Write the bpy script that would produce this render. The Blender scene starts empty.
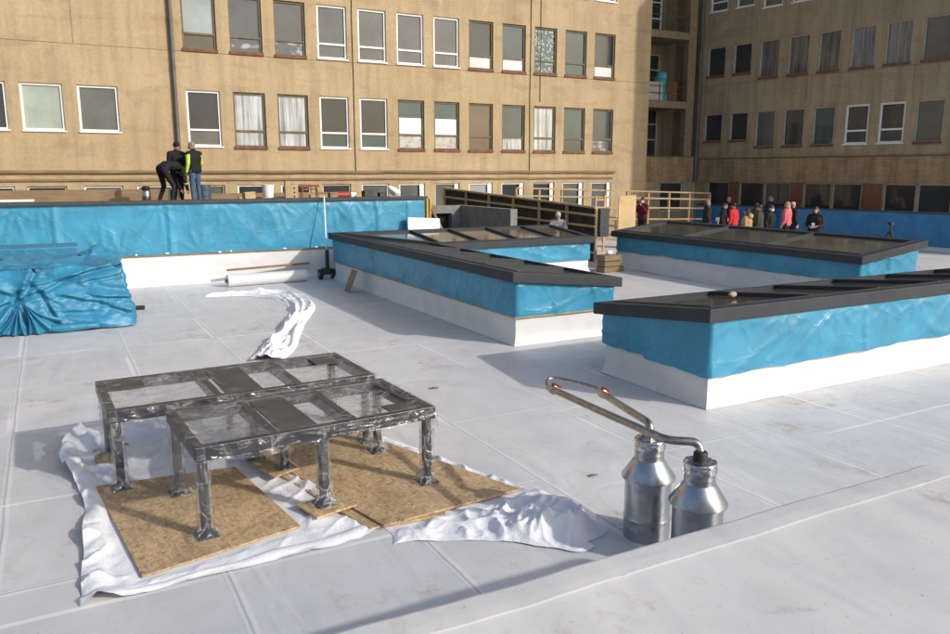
import bpy, bmesh, math, random
from mathutils import Vector, Matrix, noise
random.seed(7)
PI = math.pi
R = math.radians
scene = bpy.context.scene
COL = scene.collection

# ------------------------------------------------------------------ materials
def nmat(name):
    m = bpy.data.materials.new(name); m.use_nodes = True
    nt = m.node_tree
    b = nt.nodes['Principled BSDF']
    return m, nt, b

def add(nt, typ, **kw):
    n = nt.nodes.new(typ)
    for k, v in kw.items():
        if k in n.inputs.keys() if isinstance(k, str) else False:
            n.inputs[k].default_value = v
        else:
            setattr(n, k, v)
    return n

def coords(nt, scale=(1, 1, 1), rot=(0, 0, 0)):
    t = nt.nodes.new('ShaderNodeTexCoord')
    mp = nt.nodes.new('ShaderNodeMapping')
    mp.inputs['Scale'].default_value = scale
    mp.inputs['Rotation'].default_value = rot
    nt.links.new(t.outputs['Object'], mp.inputs['Vector'])
    return mp.outputs['Vector']

def noise_tex(nt, vec, scale, detail=4, rough=0.55, dist=0.0):
    n = nt.nodes.new('ShaderNodeTexNoise')
    n.inputs['Scale'].default_value = scale
    n.inputs['Detail'].default_value = detail
    n.inputs['Roughness'].default_value = rough
    n.inputs['Distortion'].default_value = dist
    nt.links.new(vec, n.inputs['Vector'])
    return n.outputs['Fac']

def ramp(nt, fac, stops):
    r = nt.nodes.new('ShaderNodeValToRGB')
    el = r.color_ramp.elements
    while len(el) > 1: el.remove(el[-1])
    el[0].position = stops[0][0]; el[0].color = tuple(stops[0][1]) + (1,)
    for p, c in stops[1:]:
        e = el.new(p); e.color = tuple(c) + (1,)
    nt.links.new(fac, r.inputs['Fac'])
    return r.outputs['Color']

def g(v): return (v, v, v)

def mixc(nt, fac, a, b, mode='MIX'):
    m = nt.nodes.new('ShaderNodeMix'); m.data_type = 'RGBA'; m.blend_type = mode
    m.clamp_factor = True
    if isinstance(fac, (int, float)): m.inputs[0].default_value = fac
    else: nt.links.new(fac, m.inputs[0])
    for i, x in ((6, a), (7, b)):
        if isinstance(x, tuple): m.inputs[i].default_value = x if len(x) == 4 else x + (1,)
        else: nt.links.new(x, m.inputs[i])
    return m.outputs[2]

def bump(nt, bsdf, h, strength=0.3, dist=0.02, prev=None):
    b = nt.nodes.new('ShaderNodeBump')
    b.inputs['Strength'].default_value = strength
    b.inputs['Distance'].default_value = dist
    nt.links.new(h, b.inputs['Height'])
    if prev is not None: nt.links.new(prev, b.inputs['Normal'])
    nt.links.new(b.outputs['Normal'], bsdf.inputs['Normal'])
    return b.outputs['Normal']

def simple(name, col, rough=0.6, metal=0.0, var=0.12, nscale=6, bmp=0.0, bscale=30, spec=0.5, stretch=(1, 1, 1), coat=0):
    m, nt, b = nmat(name)
    v = coords(nt, stretch)
    f = noise_tex(nt, v, nscale, 5)
    lo = tuple(c * (1 - var) for c in col); hi = tuple(min(1, c * (1 + var)) for c in col)
    nt.links.new(ramp(nt, f, [(0.3, lo), (0.7, hi)]), b.inputs['Base Color'])
    b.inputs['Roughness'].default_value = rough
    b.inputs['Metallic'].default_value = metal
    b.inputs['Specular IOR Level'].default_value = spec
    b.inputs['Coat Weight'].default_value = coat
    if bmp:
        bump(nt, b, noise_tex(nt, v, bscale, 4), bmp, 0.01)
    return m

M = {}

def mat_roof(name, base, seams=True, stain=1.0):
    m, nt, b = nmat(name)
    v = coords(nt)
    big = noise_tex(nt, v, 0.35, 3)
    mid = noise_tex(nt, v, 2.2, 6, 0.6)
    c = ramp(nt, big, [(0.3, tuple(x * 0.92 for x in base)), (0.7, base)])
    c = mixc(nt, 1.0, c, ramp(nt, mid, [(0.3, g(0.92)), (0.65, g(1.02))]), 'MULTIPLY')
    # dried puddles and dirt
    d1 = noise_tex(nt, v, 0.9, 6, 0.62, 0.4)
    d2 = noise_tex(nt, v, 7.5, 6, 0.72)
    stf = mixc(nt, 1.0, ramp(nt, d1, [(0.57, g(0)), (0.645, g(1))]), ramp(nt, d2, [(0.46, g(0)), (0.62, g(1))]), 'MULTIPLY')
    stf2 = mixc(nt, 1.0, stf, g(0.5 * stain), 'MULTIPLY')
    c = mixc(nt, stf2, c, (0.42, 0.34, 0.24))
    sc = noise_tex(nt, coords(nt, (1.0, 7.0, 1)), 3.0, 4, 0.7)
    c = mixc(nt, 1.0, c, ramp(nt, sc, [(0.30, g(0.93)), (0.42, g(1.0))]), 'MULTIPLY')
    rg_ = noise_tex(nt, v, 0.7, 5, 0.6, 0.3)
    c = mixc(nt, ramp(nt, rg_, [(0.552, g(0)), (0.565, g(0.16)), (0.575, g(0.0))]), c, (0.36, 0.31, 0.24))
    wet = noise_tex(nt, coords(nt, (1, 1, 1), (0, 0, 0.9)), 0.55, 4, 0.6)
    c = mixc(nt, ramp(nt, wet, [(0.56, g(0)), (0.66, g(0.16))]), c, (0.40, 0.41, 0.42))
    sx_ = noise_tex(nt, coords(nt, (0.8, 9.0, 1), (0, 0, 0.7)), 6.0, 3, 0.6)
    c = mixc(nt, ramp(nt, sx_, [(0.70, g(0)), (0.76, g(0.22))]), c, (0.25, 0.25, 0.25))
    # footprints / grit
    gr = noise_tex(nt, v, 38, 2, 0.5)
    c = mixc(nt, ramp(nt, gr, [(0.68, g(0)), (0.76, g(0.5))]), c, (0.30, 0.27, 0.24))
    nrm = None
    if seams:
        br = nt.nodes.new('ShaderNodeTexBrick')
        mp = nt.nodes.new('ShaderNodeMapping'); mp.inputs['Rotation'].default_value = (0, 0, PI / 2)
        mp.inputs['Location'].default_value = (0.7, 4.05, 0)
        tc = nt.nodes.new('ShaderNodeTexCoord')
        wob = nt.nodes.new('ShaderNodeTexNoise'); wob.inputs['Scale'].default_value = 0.8
        nt.links.new(tc.outputs['Object'], wob.inputs['Vector'])
        ma = nt.nodes.new('ShaderNodeVectorMath'); ma.operation = 'MULTIPLY_ADD'
        ma.inputs[1].default_value = (0.06, 0.06, 0)
        nt.links.new(wob.outputs['Color'], ma.inputs[0]); nt.links.new(tc.outputs['Object'], ma.inputs[2])
        nt.links.new(ma.outputs[0], mp.inputs['Vector'])
        nt.links.new(mp.outputs[0], br.inputs['Vector'])
        br.inputs['Scale'].default_value = 1.0
        br.inputs['Brick Width'].default_value = 5.2
        br.inputs['Row Height'].default_value = 1.5
        br.inputs['Mortar Size'].default_value = 0.011
        br.inputs['Mortar Smooth'].default_value = 0.3
        br.offset = 0.37
        br.inputs['Color1'].default_value = (1, 1, 1, 1); br.inputs['Color2'].default_value = (0.93, 0.93, 0.94, 1)
        br.inputs['Mortar'].default_value = (0.56, 0.56, 0.57, 1)
        c = mixc(nt, 1.0, c, br.outputs['Color'], 'MULTIPLY')
        br2 = nt.nodes.new('ShaderNodeTexBrick')
        for k in ('Scale', 'Brick Width', 'Row Height'): br2.inputs[k].default_value = br.inputs[k].default_value
        br2.offset = 0.37; br2.inputs['Mortar Size'].default_value = 0.05; br2.inputs['Mortar Smooth'].default_value = 0.6
        nt.links.new(mp.outputs[0], br2.inputs['Vector'])
        c = mixc(nt, mixc(nt, 1.0, br2.outputs['Fac'], g(0.22), 'MULTIPLY'), c, (0.92, 0.92, 0.93))
        br3 = nt.nodes.new('ShaderNodeTexBrick'); mp3 = nt.nodes.new('ShaderNodeMapping'); mp3.inputs['Location'].default_value = (1.1, 0.65, 0)
        nt.links.new(ma.outputs[0], mp3.inputs['Vector']); nt.links.new(mp3.outputs[0], br3.inputs['Vector'])
        br3.inputs['Scale'].default_value = 1; br3.inputs['Brick Width'].default_value = 3.0; br3.inputs['Row Height'].default_value = 2.15; br3.offset = 0.5
        br3.inputs['Mortar Size'].default_value = 0.035; br3.inputs['Mortar Smooth'].default_value = 0.7
        lm = noise_tex(nt, v, 0.5, 2)
        c = mixc(nt, mixc(nt, 1.0, mixc(nt, 1.0, br3.outputs['Fac'], g(0.55), 'MULTIPLY'), ramp(nt, lm, [(0.42, g(0)), (0.55, g(1))]), 'MULTIPLY'), c, (0.90, 0.90, 0.90))
        inv = nt.nodes.new('ShaderNodeMath'); inv.operation = 'SUBTRACT'; inv.inputs[0].default_value = 1
        nt.links.new(br2.outputs['Fac'], inv.inputs[1])
        nrm = bump(nt, b, br2.outputs['Fac'], 0.35, 0.006)
    nt.links.new(c, b.inputs['Base Color'])
    b.inputs['Roughness'].default_value = 0.5
    w1 = noise_tex(nt, coords(nt, (1, 0.35, 1), (0, 0, 0.5)), 1.3, 3, 0.5, 0.6)
    nrm = bump(nt, b, w1, 0.45, 0.09, nrm)
    bump(nt, b, mid, 0.25, 0.02, nrm)
    return m

def mat_stucco(name, base, dark, streak=1.0):
    m, nt, b = nmat(name)
    v = coords(nt)
    fine = noise_tex(nt, v, 9, 8, 0.7)
    big = noise_tex(nt, v, 0.45, 4, 0.6)
    st = noise_tex(nt, coords(nt, (2.2, 2.2, 0.22)), 1.3, 5, 0.6)
    c = ramp(nt, big, [(0.3, dark), (0.62, base)])
    c = mixc(nt, 1.0, c, ramp(nt, fine, [(0.25, g(0.86)), (0.7, g(1.06))]), 'MULTIPLY')
    c = mixc(nt, 1.0, c, ramp(nt, st, [(0.32, g(1 - 0.28 * streak)), (0.52, g(1.0)), (0.7, g(1.05))]), 'MULTIPLY')
    nt.links.new(c, b.inputs['Base Color'])
    b.inputs['Roughness'].default_value = 0.9
    b.inputs['Specular IOR Level'].default_value = 0.2
    gn = noise_tex(nt, v, 45, 3, 0.6)
    n1 = bump(nt, b, gn, 0.6, 0.02)
    pt = noise_tex(nt, coords(nt, (0.5, 0.5, 1.6)), 1.1, 5, 0.65, 0.6)
    c = mixc(nt, 1.0, c, ramp(nt, pt, [(0.36, g(0.86)), (0.46, g(1.0)), (0.64, g(1.0)), (0.72, g(1.10))]), 'MULTIPLY')
    nt.links.new(c, b.inputs['Base Color'])
    bump(nt, b, fine, 0.4, 0.03, n1)
    return m

def mat_tarp(name, base, rough=0.34):
    m, nt, b = nmat(name)
    v = coords(nt)
    f = noise_tex(nt, v, 1.6, 4)
    c = ramp(nt, f, [(0.3, tuple(x * 0.8 for x in base)), (0.7, tuple(x * 1.12 for x in base))])
    dirt = noise_tex(nt, v, 4.0, 6, 0.7)
    c = mixc(nt, ramp(nt, dirt, [(0.6, g(0)), (0.8, g(0.35))]), c, (0.35, 0.45, 0.5))
    nt.links.new(c, b.inputs['Base Color'])
    b.inputs['Roughness'].default_value = 0.34
    b.inputs['Specular IOR Level'].default_value = 0.45
    w = nt.nodes.new('ShaderNodeTexWave')
    n1 = noise_tex(nt, coords(nt, (1.0, 1.0, 1.5), (0.3, 0.5, 0.2)), 1.7, 3, 0.5, 0.9)
    nn = bump(nt, b, n1, 0.3, 0.05)
    n2 = noise_tex(nt, coords(nt, (1.0, 1.0, 1.0)), 11, 3, 0.5, 0.8)
    bump(nt, b, n2, 0.16, 0.010, nn)
    vo = nt.nodes.new('ShaderNodeTexVoronoi'); vo.feature = 'DISTANCE_TO_EDGE'; vo.inputs['Scale'].default_value = 1.5
    va = nt.nodes.new('ShaderNodeVectorMath'); va.operation = 'MULTIPLY_ADD'; va.inputs[1].default_value = (0.25, 0.25, 0.25)
    wn = nt.nodes.new('ShaderNodeTexNoise'); wn.inputs['Scale'].default_value = 2.5
    nt.links.new(v, wn.inputs['Vector']); nt.links.new(wn.outputs['Color'], va.inputs[0]); nt.links.new(v, va.inputs[2]); nt.links.new(va.outputs[0], vo.inputs['Vector'])
    cr = ramp(nt, vo.outputs[0], [(0.0, g(1)), (0.03, g(0.3)), (0.12, g(0))])
    last = [n for n in nt.nodes if n.type == 'BUMP'][-1].outputs['Normal']
    bump(nt, b, cr, 0.35, 0.012, last)
    b.inputs['Roughness'].default_value = rough
    return m

def mat_osb():
    m, nt, b = nmat('osb')
    cs = []
    for i, (rz, off) in enumerate(((0.3, 0), (1.5, 3.1), (2.5, 7.7))):
        v = nt.nodes.new('ShaderNodeTexVoronoi')
        t0 = coords(nt, (1, 1, 1), (0, 0, rz)); m2_ = nt.nodes.new('ShaderNodeMapping'); m2_.inputs['Scale'].default_value = (15, 62, 15); nt.links.new(t0, m2_.inputs['Vector']); t = m2_.outputs[0]
        mp = nt.nodes.new('ShaderNodeVectorMath'); mp.operation = 'ADD'; mp.inputs[1].default_value = (off, off * 2, off)
        nt.links.new(t, mp.inputs[0]); nt.links.new(mp.outputs[0], v.inputs['Vector'])
        v.inputs['Scale'].default_value = 1.0
        bw = nt.nodes.new('ShaderNodeRGBToBW'); nt.links.new(v.outputs['Color'], bw.inputs[0])
        cs.append((bw.outputs[0], v.outputs['Distance']))
    sel = noise_tex(nt, coords(nt), 17, 2)
    c1 = ramp(nt, cs[0][0], [(0.1, (0.36, 0.24, 0.115)), (0.5, (0.53, 0.36, 0.20)), (0.9, (0.64, 0.49, 0.29))])
    c2 = ramp(nt, cs[1][0], [(0.1, (0.40, 0.27, 0.13)), (0.5, (0.55, 0.37, 0.205)), (0.9, (0.63, 0.48, 0.28))])
    c3 = ramp(nt, cs[2][0], [(0.1, (0.28, 0.18, 0.08)), (0.5, (0.51, 0.34, 0.185)), (0.9, (0.67, 0.52, 0.31))])
    c = mixc(nt, ramp(nt, sel, [(0.42, g(0)), (0.46, g(1))]), c1, c2)
    sel2 = noise_tex(nt, coords(nt, (1, 1, 1), (0, 0, 1)), 13, 2)
    c = mixc(nt, ramp(nt, sel2, [(0.55, g(0)), (0.58, g(1))]), c, c3)
    dirt = noise_tex(nt, coords(nt), 1.6, 5, 0.6)
    c = mixc(nt, 1.0, c, ramp(nt, dirt, [(0.3, g(0.72)), (0.6, g(1.02))]), 'MULTIPLY')
    nt.links.new(c, b.inputs['Base Color'])
    b.inputs['Roughness'].default_value = 0.75
    bump(nt, b, cs[0][0], 0.3, 0.003)
    return m

def mat_wood(name, base, var=0.3, axis=0):
    m, nt, b = nmat(name)
    s = [14, 14, 14]; s[axis] = 1.2
    v = coords(nt, tuple(s))
    f = noise_tex(nt, v, 1.6, 5, 0.6, 0.6)
    c = ramp(nt, f, [(0.25, tuple(x * (1 - var) for x in base)), (0.75, tuple(min(1, x * (1 + var * 0.6)) for x in base))])
    f2 = noise_tex(nt, coords(nt), 1.5, 4)
    c = mixc(nt, 1.0, c, ramp(nt, f2, [(0.3, g(0.75)), (0.7, g(1.05))]), 'MULTIPLY')
    nt.links.new(c, b.inputs['Base Color']); b.inputs['Roughness'].default_value = 0.8
    bump(nt, b, f, 0.3, 0.004)
    return m

def mat_metal(name, base, rough, metal=1.0, nscale=25, bmp=0.1, var=0.2):
    m, nt, b = nmat(name)
    v = coords(nt)
    vo = nt.nodes.new('ShaderNodeTexVoronoi'); vo.inputs['Scale'].default_value = nscale
    nt.links.new(v, vo.inputs['Vector'])
    bw = nt.nodes.new('ShaderNodeRGBToBW'); nt.links.new(vo.outputs['Color'], bw.inputs[0])
    c = ramp(nt, bw.outputs[0], [(0.1, tuple(x * (1 - var) for x in base)), (0.9, tuple(min(1, x * (1 + var)) for x in base))])
    nt.links.new(c, b.inputs['Base Color'])
    f = noise_tex(nt, v, 5, 5)
    rr = nt.nodes.new('ShaderNodeMapRange'); rr.inputs['To Min'].default_value = rough * 0.75; rr.inputs['To Max'].default_value = rough * 1.3
    nt.links.new(f, rr.inputs['Value']); nt.links.new(rr.outputs[0], b.inputs['Roughness'])
    b.inputs['Metallic'].default_value = metal
    if bmp: bump(nt, b, noise_tex(nt, v, nscale * 0.8, 4), bmp, 0.006)
    return m

def mat_film(name, dif, gloss, scale=9.0, col=(0.42, 0.40, 0.37), crease=0.5):
    """thin clear plastic: mostly see-through, mirror glints on sharp wrinkles, whitish lines painted along creases as highlights"""
    m, nt, b = nmat(name)
    b.inputs['Base Color'].default_value = col + (1,)
    b.inputs['Roughness'].default_value = 0.5
    v = coords(nt, (1, 1, 1), (0.4, 0.2, 0.6))
    big = noise_tex(nt, v, 2.6, 3, 0.5, 0.5)
    w = noise_tex(nt, v, scale, 5, 0.6, 1.2)
    vo = nt.nodes.new('ShaderNodeTexVoronoi'); vo.feature = 'DISTANCE_TO_EDGE'; vo.inputs['Scale'].default_value = scale * 0.9
    va = nt.nodes.new('ShaderNodeVectorMath'); va.operation = 'MULTIPLY_ADD'; va.inputs[1].default_value = (0.12, 0.12, 0.12)
    wn = nt.nodes.new('ShaderNodeTexNoise'); wn.inputs['Scale'].default_value = 6
    st = coords(nt, (1.0, 1.7, 0.6), (0.5, 0.3, 0.35))
    nt.links.new(st, wn.inputs['Vector']); nt.links.new(wn.outputs['Color'], va.inputs[0]); nt.links.new(st, va.inputs[2])
    nt.links.new(va.outputs[0], vo.inputs['Vector'])
    line = ramp(nt, vo.outputs[0], [(0.0, g(crease)), (0.045, g(crease * 0.25)), (0.10, g(0))])  # whitish colour along the creases stands in for bright glints
    line = mixc(nt, 1.0, line, ramp(nt, big, [(0.42, g(0.05)), (0.62, g(1))]), 'MULTIPLY')
    fac = mixc(nt, 1.0, line, ramp(nt, w, [(0.35, g(dif * 0.4)), (0.65, g(dif * 1.6))]), 'ADD')
    tr = nt.nodes.new('ShaderNodeBsdfTransparent')
    gl = nt.nodes.new('ShaderNodeBsdfGlossy'); gl.inputs['Roughness'].default_value = 0.09; gl.inputs['Color'].default_value = (0.9, 0.9, 0.9, 1)
    lw = nt.nodes.new('ShaderNodeLayerWeight'); lw.inputs['Blend'].default_value = 0.25
    mr = nt.nodes.new('ShaderNodeMapRange'); mr.inputs['To Min'].default_value = gloss; mr.inputs['To Max'].default_value = min(0.6, gloss * 3.5)
    nt.links.new(lw.outputs['Fresnel'], mr.inputs['Value'])
    m1 = nt.nodes.new('ShaderNodeMixShader'); m2 = nt.nodes.new('ShaderNodeMixShader')
    nt.links.new(mr.outputs[0], m1.inputs[0]); nt.links.new(tr.outputs[0], m1.inputs[1]); nt.links.new(gl.outputs[0], m1.inputs[2])
    nt.links.new(fac, m2.inputs[0]); nt.links.new(m1.outputs[0], m2.inputs[1]); nt.links.new(b.outputs[0], m2.inputs[2])
    out = [n for n in nt.nodes if n.type == 'OUTPUT_MATERIAL'][0]
    nt.links.new(m2.outputs[0], out.inputs['Surface'])
    nn = bump(nt, b, w, 1.0, 0.03)
    nn = bump(nt, b, vo.outputs[0], 0.9, 0.04, nn)
    nt.links.new(nn, gl.inputs['Normal'])
    return m

def mat_glass(name, col, rough=0.06, spec=0.5, pat=None):
    m, nt, b = nmat(name)
    v = coords(nt)
    f = noise_tex(nt, v, 1.1, 3)
    c = ramp(nt, f, [(0.3, tuple(x * 0.8 for x in col)), (0.7, tuple(min(1, x * 1.15) for x in col))])
    if pat == 'lace':
        vo = nt.nodes.new('ShaderNodeTexVoronoi'); vo.inputs['Scale'].default_value = 9
        nt.links.new(v, vo.inputs['Vector'])
        c = mixc(nt, ramp(nt, vo.outputs['Distance'], [(0.25, g(0.8)), (0.5, g(0.0))]), c, (0.42, 0.46, 0.46))
    elif pat == 'folds':
        w = noise_tex(nt, coords(nt, (9, 9, 0.4)), 1.5, 3)
        c = mixc(nt, 1.0, c, ramp(nt, w, [(0.3, g(0.35)), (0.6, g(1.2))]), 'MULTIPLY')  # shade between curtain folds is painted into the flat pane colour
    elif pat == 'drawing':
        w = noise_tex(nt, coords(nt, (1, 1, 1)), 7, 5, 0.7, 1.0)
        c = mixc(nt, ramp(nt, w, [(0.52, g(0)), (0.6, g(0.85))]), c, (0.12, 0.14, 0.15))
    elif pat == 'clutter':
        w = noise_tex(nt, coords(nt, (1, 1, 2)), 2.6, 2, 0.4)
        c = mixc(nt, ramp(nt, w, [(0.54, g(0)), (0.66, g(0.8))]), c, (0.42, 0.44, 0.46))
    nt.links.new(c, b.inputs['Base Color'])
    b.inputs['Roughness'].default_value = rough
    b.inputs['Specular IOR Level'].default_value = spec
    bump(nt, b, noise_tex(nt, v, 0.9, 2), 0.06, 0.03)
    return m

def mat_bricks(name, base, mortar, w, h, ms=0.008):
    m, nt, b = nmat(name)
    v = coords(nt, (1, 1, 1), (R(90), 0, 0))
    br = nt.nodes.new('ShaderNodeTexBrick')
    nt.links.new(v, br.inputs['Vector'])
    br.inputs['Scale'].default_value = 1; br.inputs['Brick Width'].default_value = w; br.inputs['Row Height'].default_value = h
    br.inputs['Mortar Size'].default_value = ms; br.offset = 0.0
    br.inputs['Color1'].default_value = base + (1,); br.inputs['Color2'].default_value = tuple(x * 0.8 for x in base) + (1,)
    br.inputs['Mortar'].default_value = mortar + (1,)
    st = noise_tex(nt, coords(nt, (2, 2, 0.5)), 1.0, 5, 0.6)
    c = mixc(nt, 1.0, br.outputs['Color'], ramp(nt, st, [(0.3, g(0.55)), (0.6, g(1.05))]), 'MULTIPLY')
    nt.links.new(c, b.inputs['Base Color']); b.inputs['Roughness'].default_value = 0.8
    return m

M['roof'] = mat_roof('roof_membrane', (0.675, 0.672, 0.664), stain=1.3)
M['upper'] = mat_roof('upper_membrane', (0.69, 0.68, 0.655), seams=False, stain=1.9)
M['upstand'] = simple('white_upstand', (0.67, 0.665, 0.655), 0.5, var=0.06, nscale=2.5, bmp=0.5, bscale=4)
M['fleece'] = simple('white_fleece', (0.82, 0.82, 0.84), 0.9, var=0.05, nscale=3, bmp=0.6, bscale=45, spec=0.1)
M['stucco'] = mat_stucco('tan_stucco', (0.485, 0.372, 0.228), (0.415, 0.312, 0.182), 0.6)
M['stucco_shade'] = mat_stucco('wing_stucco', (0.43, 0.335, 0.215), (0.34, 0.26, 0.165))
M['cornice'] = simple('cornice', (0.22, 0.15, 0.085), 0.9, var=0.35, nscale=2.5, bmp=0.5, bscale=20, stretch=(0.5, 1, 3))
M['joint'] = simple('joint', (0.16, 0.11, 0.06), 0.9)
M['tarp'] = mat_tarp('blue_sheeting', (0.042, 0.265, 0.42), 0.42)
M['tarpb'] = mat_tarp('blue_sheeting_bundle', (0.030, 0.205, 0.345), 0.46)
M['tarp2'] = mat_tarp('blue_sheeting_shade', (0.03, 0.20, 0.42))  # darker copy of the blue sheeting, shade put into its colour
M['anth'] = simple('anthracite_cap', (0.040, 0.044, 0.050), 0.6, var=0.15, nscale=3, bmp=0.05, spec=0.25)
M['steel'] = simple('painted_steel', (0.013, 0.017, 0.024), 0.38, var=0.25, nscale=6)
M['plate'] = simple('steel_plate', (0.060, 0.058, 0.055), 0.5, var=0.3, nscale=4)
M['glassroof'] = mat_glass('skylight_glass', (0.10, 0.095, 0.075), 0.10, 1.0)
M['osb'] = mat_osb()
M['edge'] = simple('osb_edge', (0.16, 0.10, 0.045), 0.9, var=0.3, nscale=40)
M['wood'] = mat_wood('timber', (0.50, 0.36, 0.19))
M['woody'] = mat_wood('timber_y', (0.50, 0.36, 0.19), axis=1)
M['woodz'] = mat_wood('timber_z', (0.52, 0.37, 0.20), axis=2)
M['oldwood'] = mat_wood('old_timber', (0.27, 0.185, 0.10))
M['oldwoodz'] = mat_wood('old_timber_z', (0.30, 0.21, 0.12), axis=2)
M['redwood'] = mat_wood('red_timber', (0.36, 0.19, 0.10))
M['galv'] = mat_metal('galvanised', (0.42, 0.44, 0.46), 0.30, nscale=18, var=0.12)
M['foil'] = mat_metal('foil', (0.62, 0.61, 0.60), 0.25, nscale=22, bmp=1.0, var=0.35)
M['pipe'] = mat_metal('pipe_steel', (0.40, 0.37, 0.33), 0.33, nscale=30, bmp=0.05)
M['rubber'] = simple('black_rubber', (0.015, 0.015, 0.016), 0.6)
M['red'] = simple('red_paint', (0.32, 0.035, 0.025), 0.5)
M['brass'] = mat_metal('valve_brass', (0.52, 0.45, 0.36), 0.35)
M['film'] = mat_film('clear_film', 0.32, 0.07, 4, (0.36, 0.345, 0.32), 0.25)
M['filmedge'] = mat_film('clear_film_edge', 0.02, 0.045, 4.5, (0.62, 0.62, 0.61), 0.38)
M['filmleg'] = mat_film('clear_film_leg', 0.05, 0.10, 9, (0.66, 0.65, 0.63), 0.5)
M['white'] = simple('white_paint', (0.80, 0.80, 0.80), 0.5, var=0.05)
M['brownframe'] = simple('brown_frame', (0.15, 0.115, 0.07), 0.7, var=0.3, nscale=10)
M['greyframe'] = simple('pale_frame', (0.45, 0.42, 0.35), 0.7, var=0.2, nscale=10)
M['sill'] = simple('clay_sill', (0.17, 0.075, 0.045), 0.8, var=0.3)
M['zinc'] = simple('zinc_pipe', (0.11, 0.105, 0.10), 0.55, var=0.25, nscale=3)
M['concrete'] = simple('raw_concrete', (0.20, 0.20, 0.19), 0.85, var=0.25, nscale=3, bmp=0.3)
M['bitumen'] = simple('bitumen', (0.05, 0.052, 0.056), 0.75, var=0.3, nscale=5, bmp=0.3)
M['dark'] = simple('dark_interior', (0.018, 0.014, 0.011), 0.9)
M['yellow'] = simple('yellow_paint', (0.55, 0.36, 0.03), 0.5)
M['panelbrown'] = simple('brown_panel', (0.20, 0.085, 0.04), 0.7, var=0.2)
M['balc'] = simple('balcony_slab', (0.25, 0.19, 0.12), 0.9, var=0.2)
M['rail'] = simple('rail', (0.09, 0.08, 0.07), 0.6)
M['turq'] = simple('turquoise_cloth', (0.05, 0.36, 0.40), 0.7, var=0.25, nscale=5, bmp=0.5, bscale=8)
M['ground'] = simple('earth', (0.09, 0.085, 0.06), 0.95, var=0.3, nscale=0.2)
M['brickband'] = mat_bricks('tile_band', (0.43, 0.29, 0.16), (0.24, 0.17, 0.10), 0.26, 0.10)
M['strip'] = simple('timber_strip', (0.40, 0.30, 0.14), 0.8, var=0.3, nscale=8)
M['blackplastic'] = simple('black_plastic', (0.02, 0.021, 0.022), 0.45)
M['green'] = simple('green_paint', (0.015, 0.045, 0.03), 0.5)
M['tanrag'] = simple('tan_rag', (0.45, 0.33, 0.24), 0.9, var=0.2)
PANES = {
 'dark': mat_glass('pane_dark', (0.032, 0.038, 0.045)), 'grey': mat_glass('pane_grey', (0.10, 0.105, 0.108)),
 'blind': mat_glass('pane_blind', (0.30, 0.34, 0.33)), 'greyblind': mat_glass('pane_grey_blind', (0.11, 0.12, 0.115)),
 'greenblind': mat_glass('pane_pale_blind', (0.33, 0.385, 0.33)),
 'teal': mat_glass('pane_teal', (0.035, 0.085, 0.09)), 'white': mat_glass('pane_white', (0.66, 0.67, 0.65)),
 'curtain': mat_glass('pane_curtain', (0.42, 0.45, 0.46), pat='folds'), 'lace': mat_glass('pane_lace', (0.05, 0.10, 0.105), pat='lace'),
 'slate': mat_glass('pane_slate', (0.045, 0.075, 0.085)), 'drawing': mat_glass('pane_drawing', (0.50, 0.50, 0.47), pat='drawing'),
 'clutter': mat_glass('pane_clutter', (0.10, 0.11, 0.12), pat='clutter'), 'brown': mat_glass('pane_brown', (0.11, 0.09, 0.065)),
 'wdark': mat_glass('pane_wing_dark', (0.045, 0.050, 0.052)), 'wgrey': mat_glass('pane_wing_grey', (0.105, 0.118, 0.112)),
 'wlace': mat_glass('pane_wing_lace', (0.13, 0.13, 0.125), pat='folds'), 'wcurtain': mat_glass('pane_wing_curtain', (0.22, 0.22, 0.22), pat='folds'),
}

# ------------------------------------------------------------------ mesh helpers
def wmat(o):
    m = Matrix.Translation(o.location) @ o.rotation_euler.to_matrix().to_4x4()
    return wmat(o.parent) @ m if o.parent else m

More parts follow.
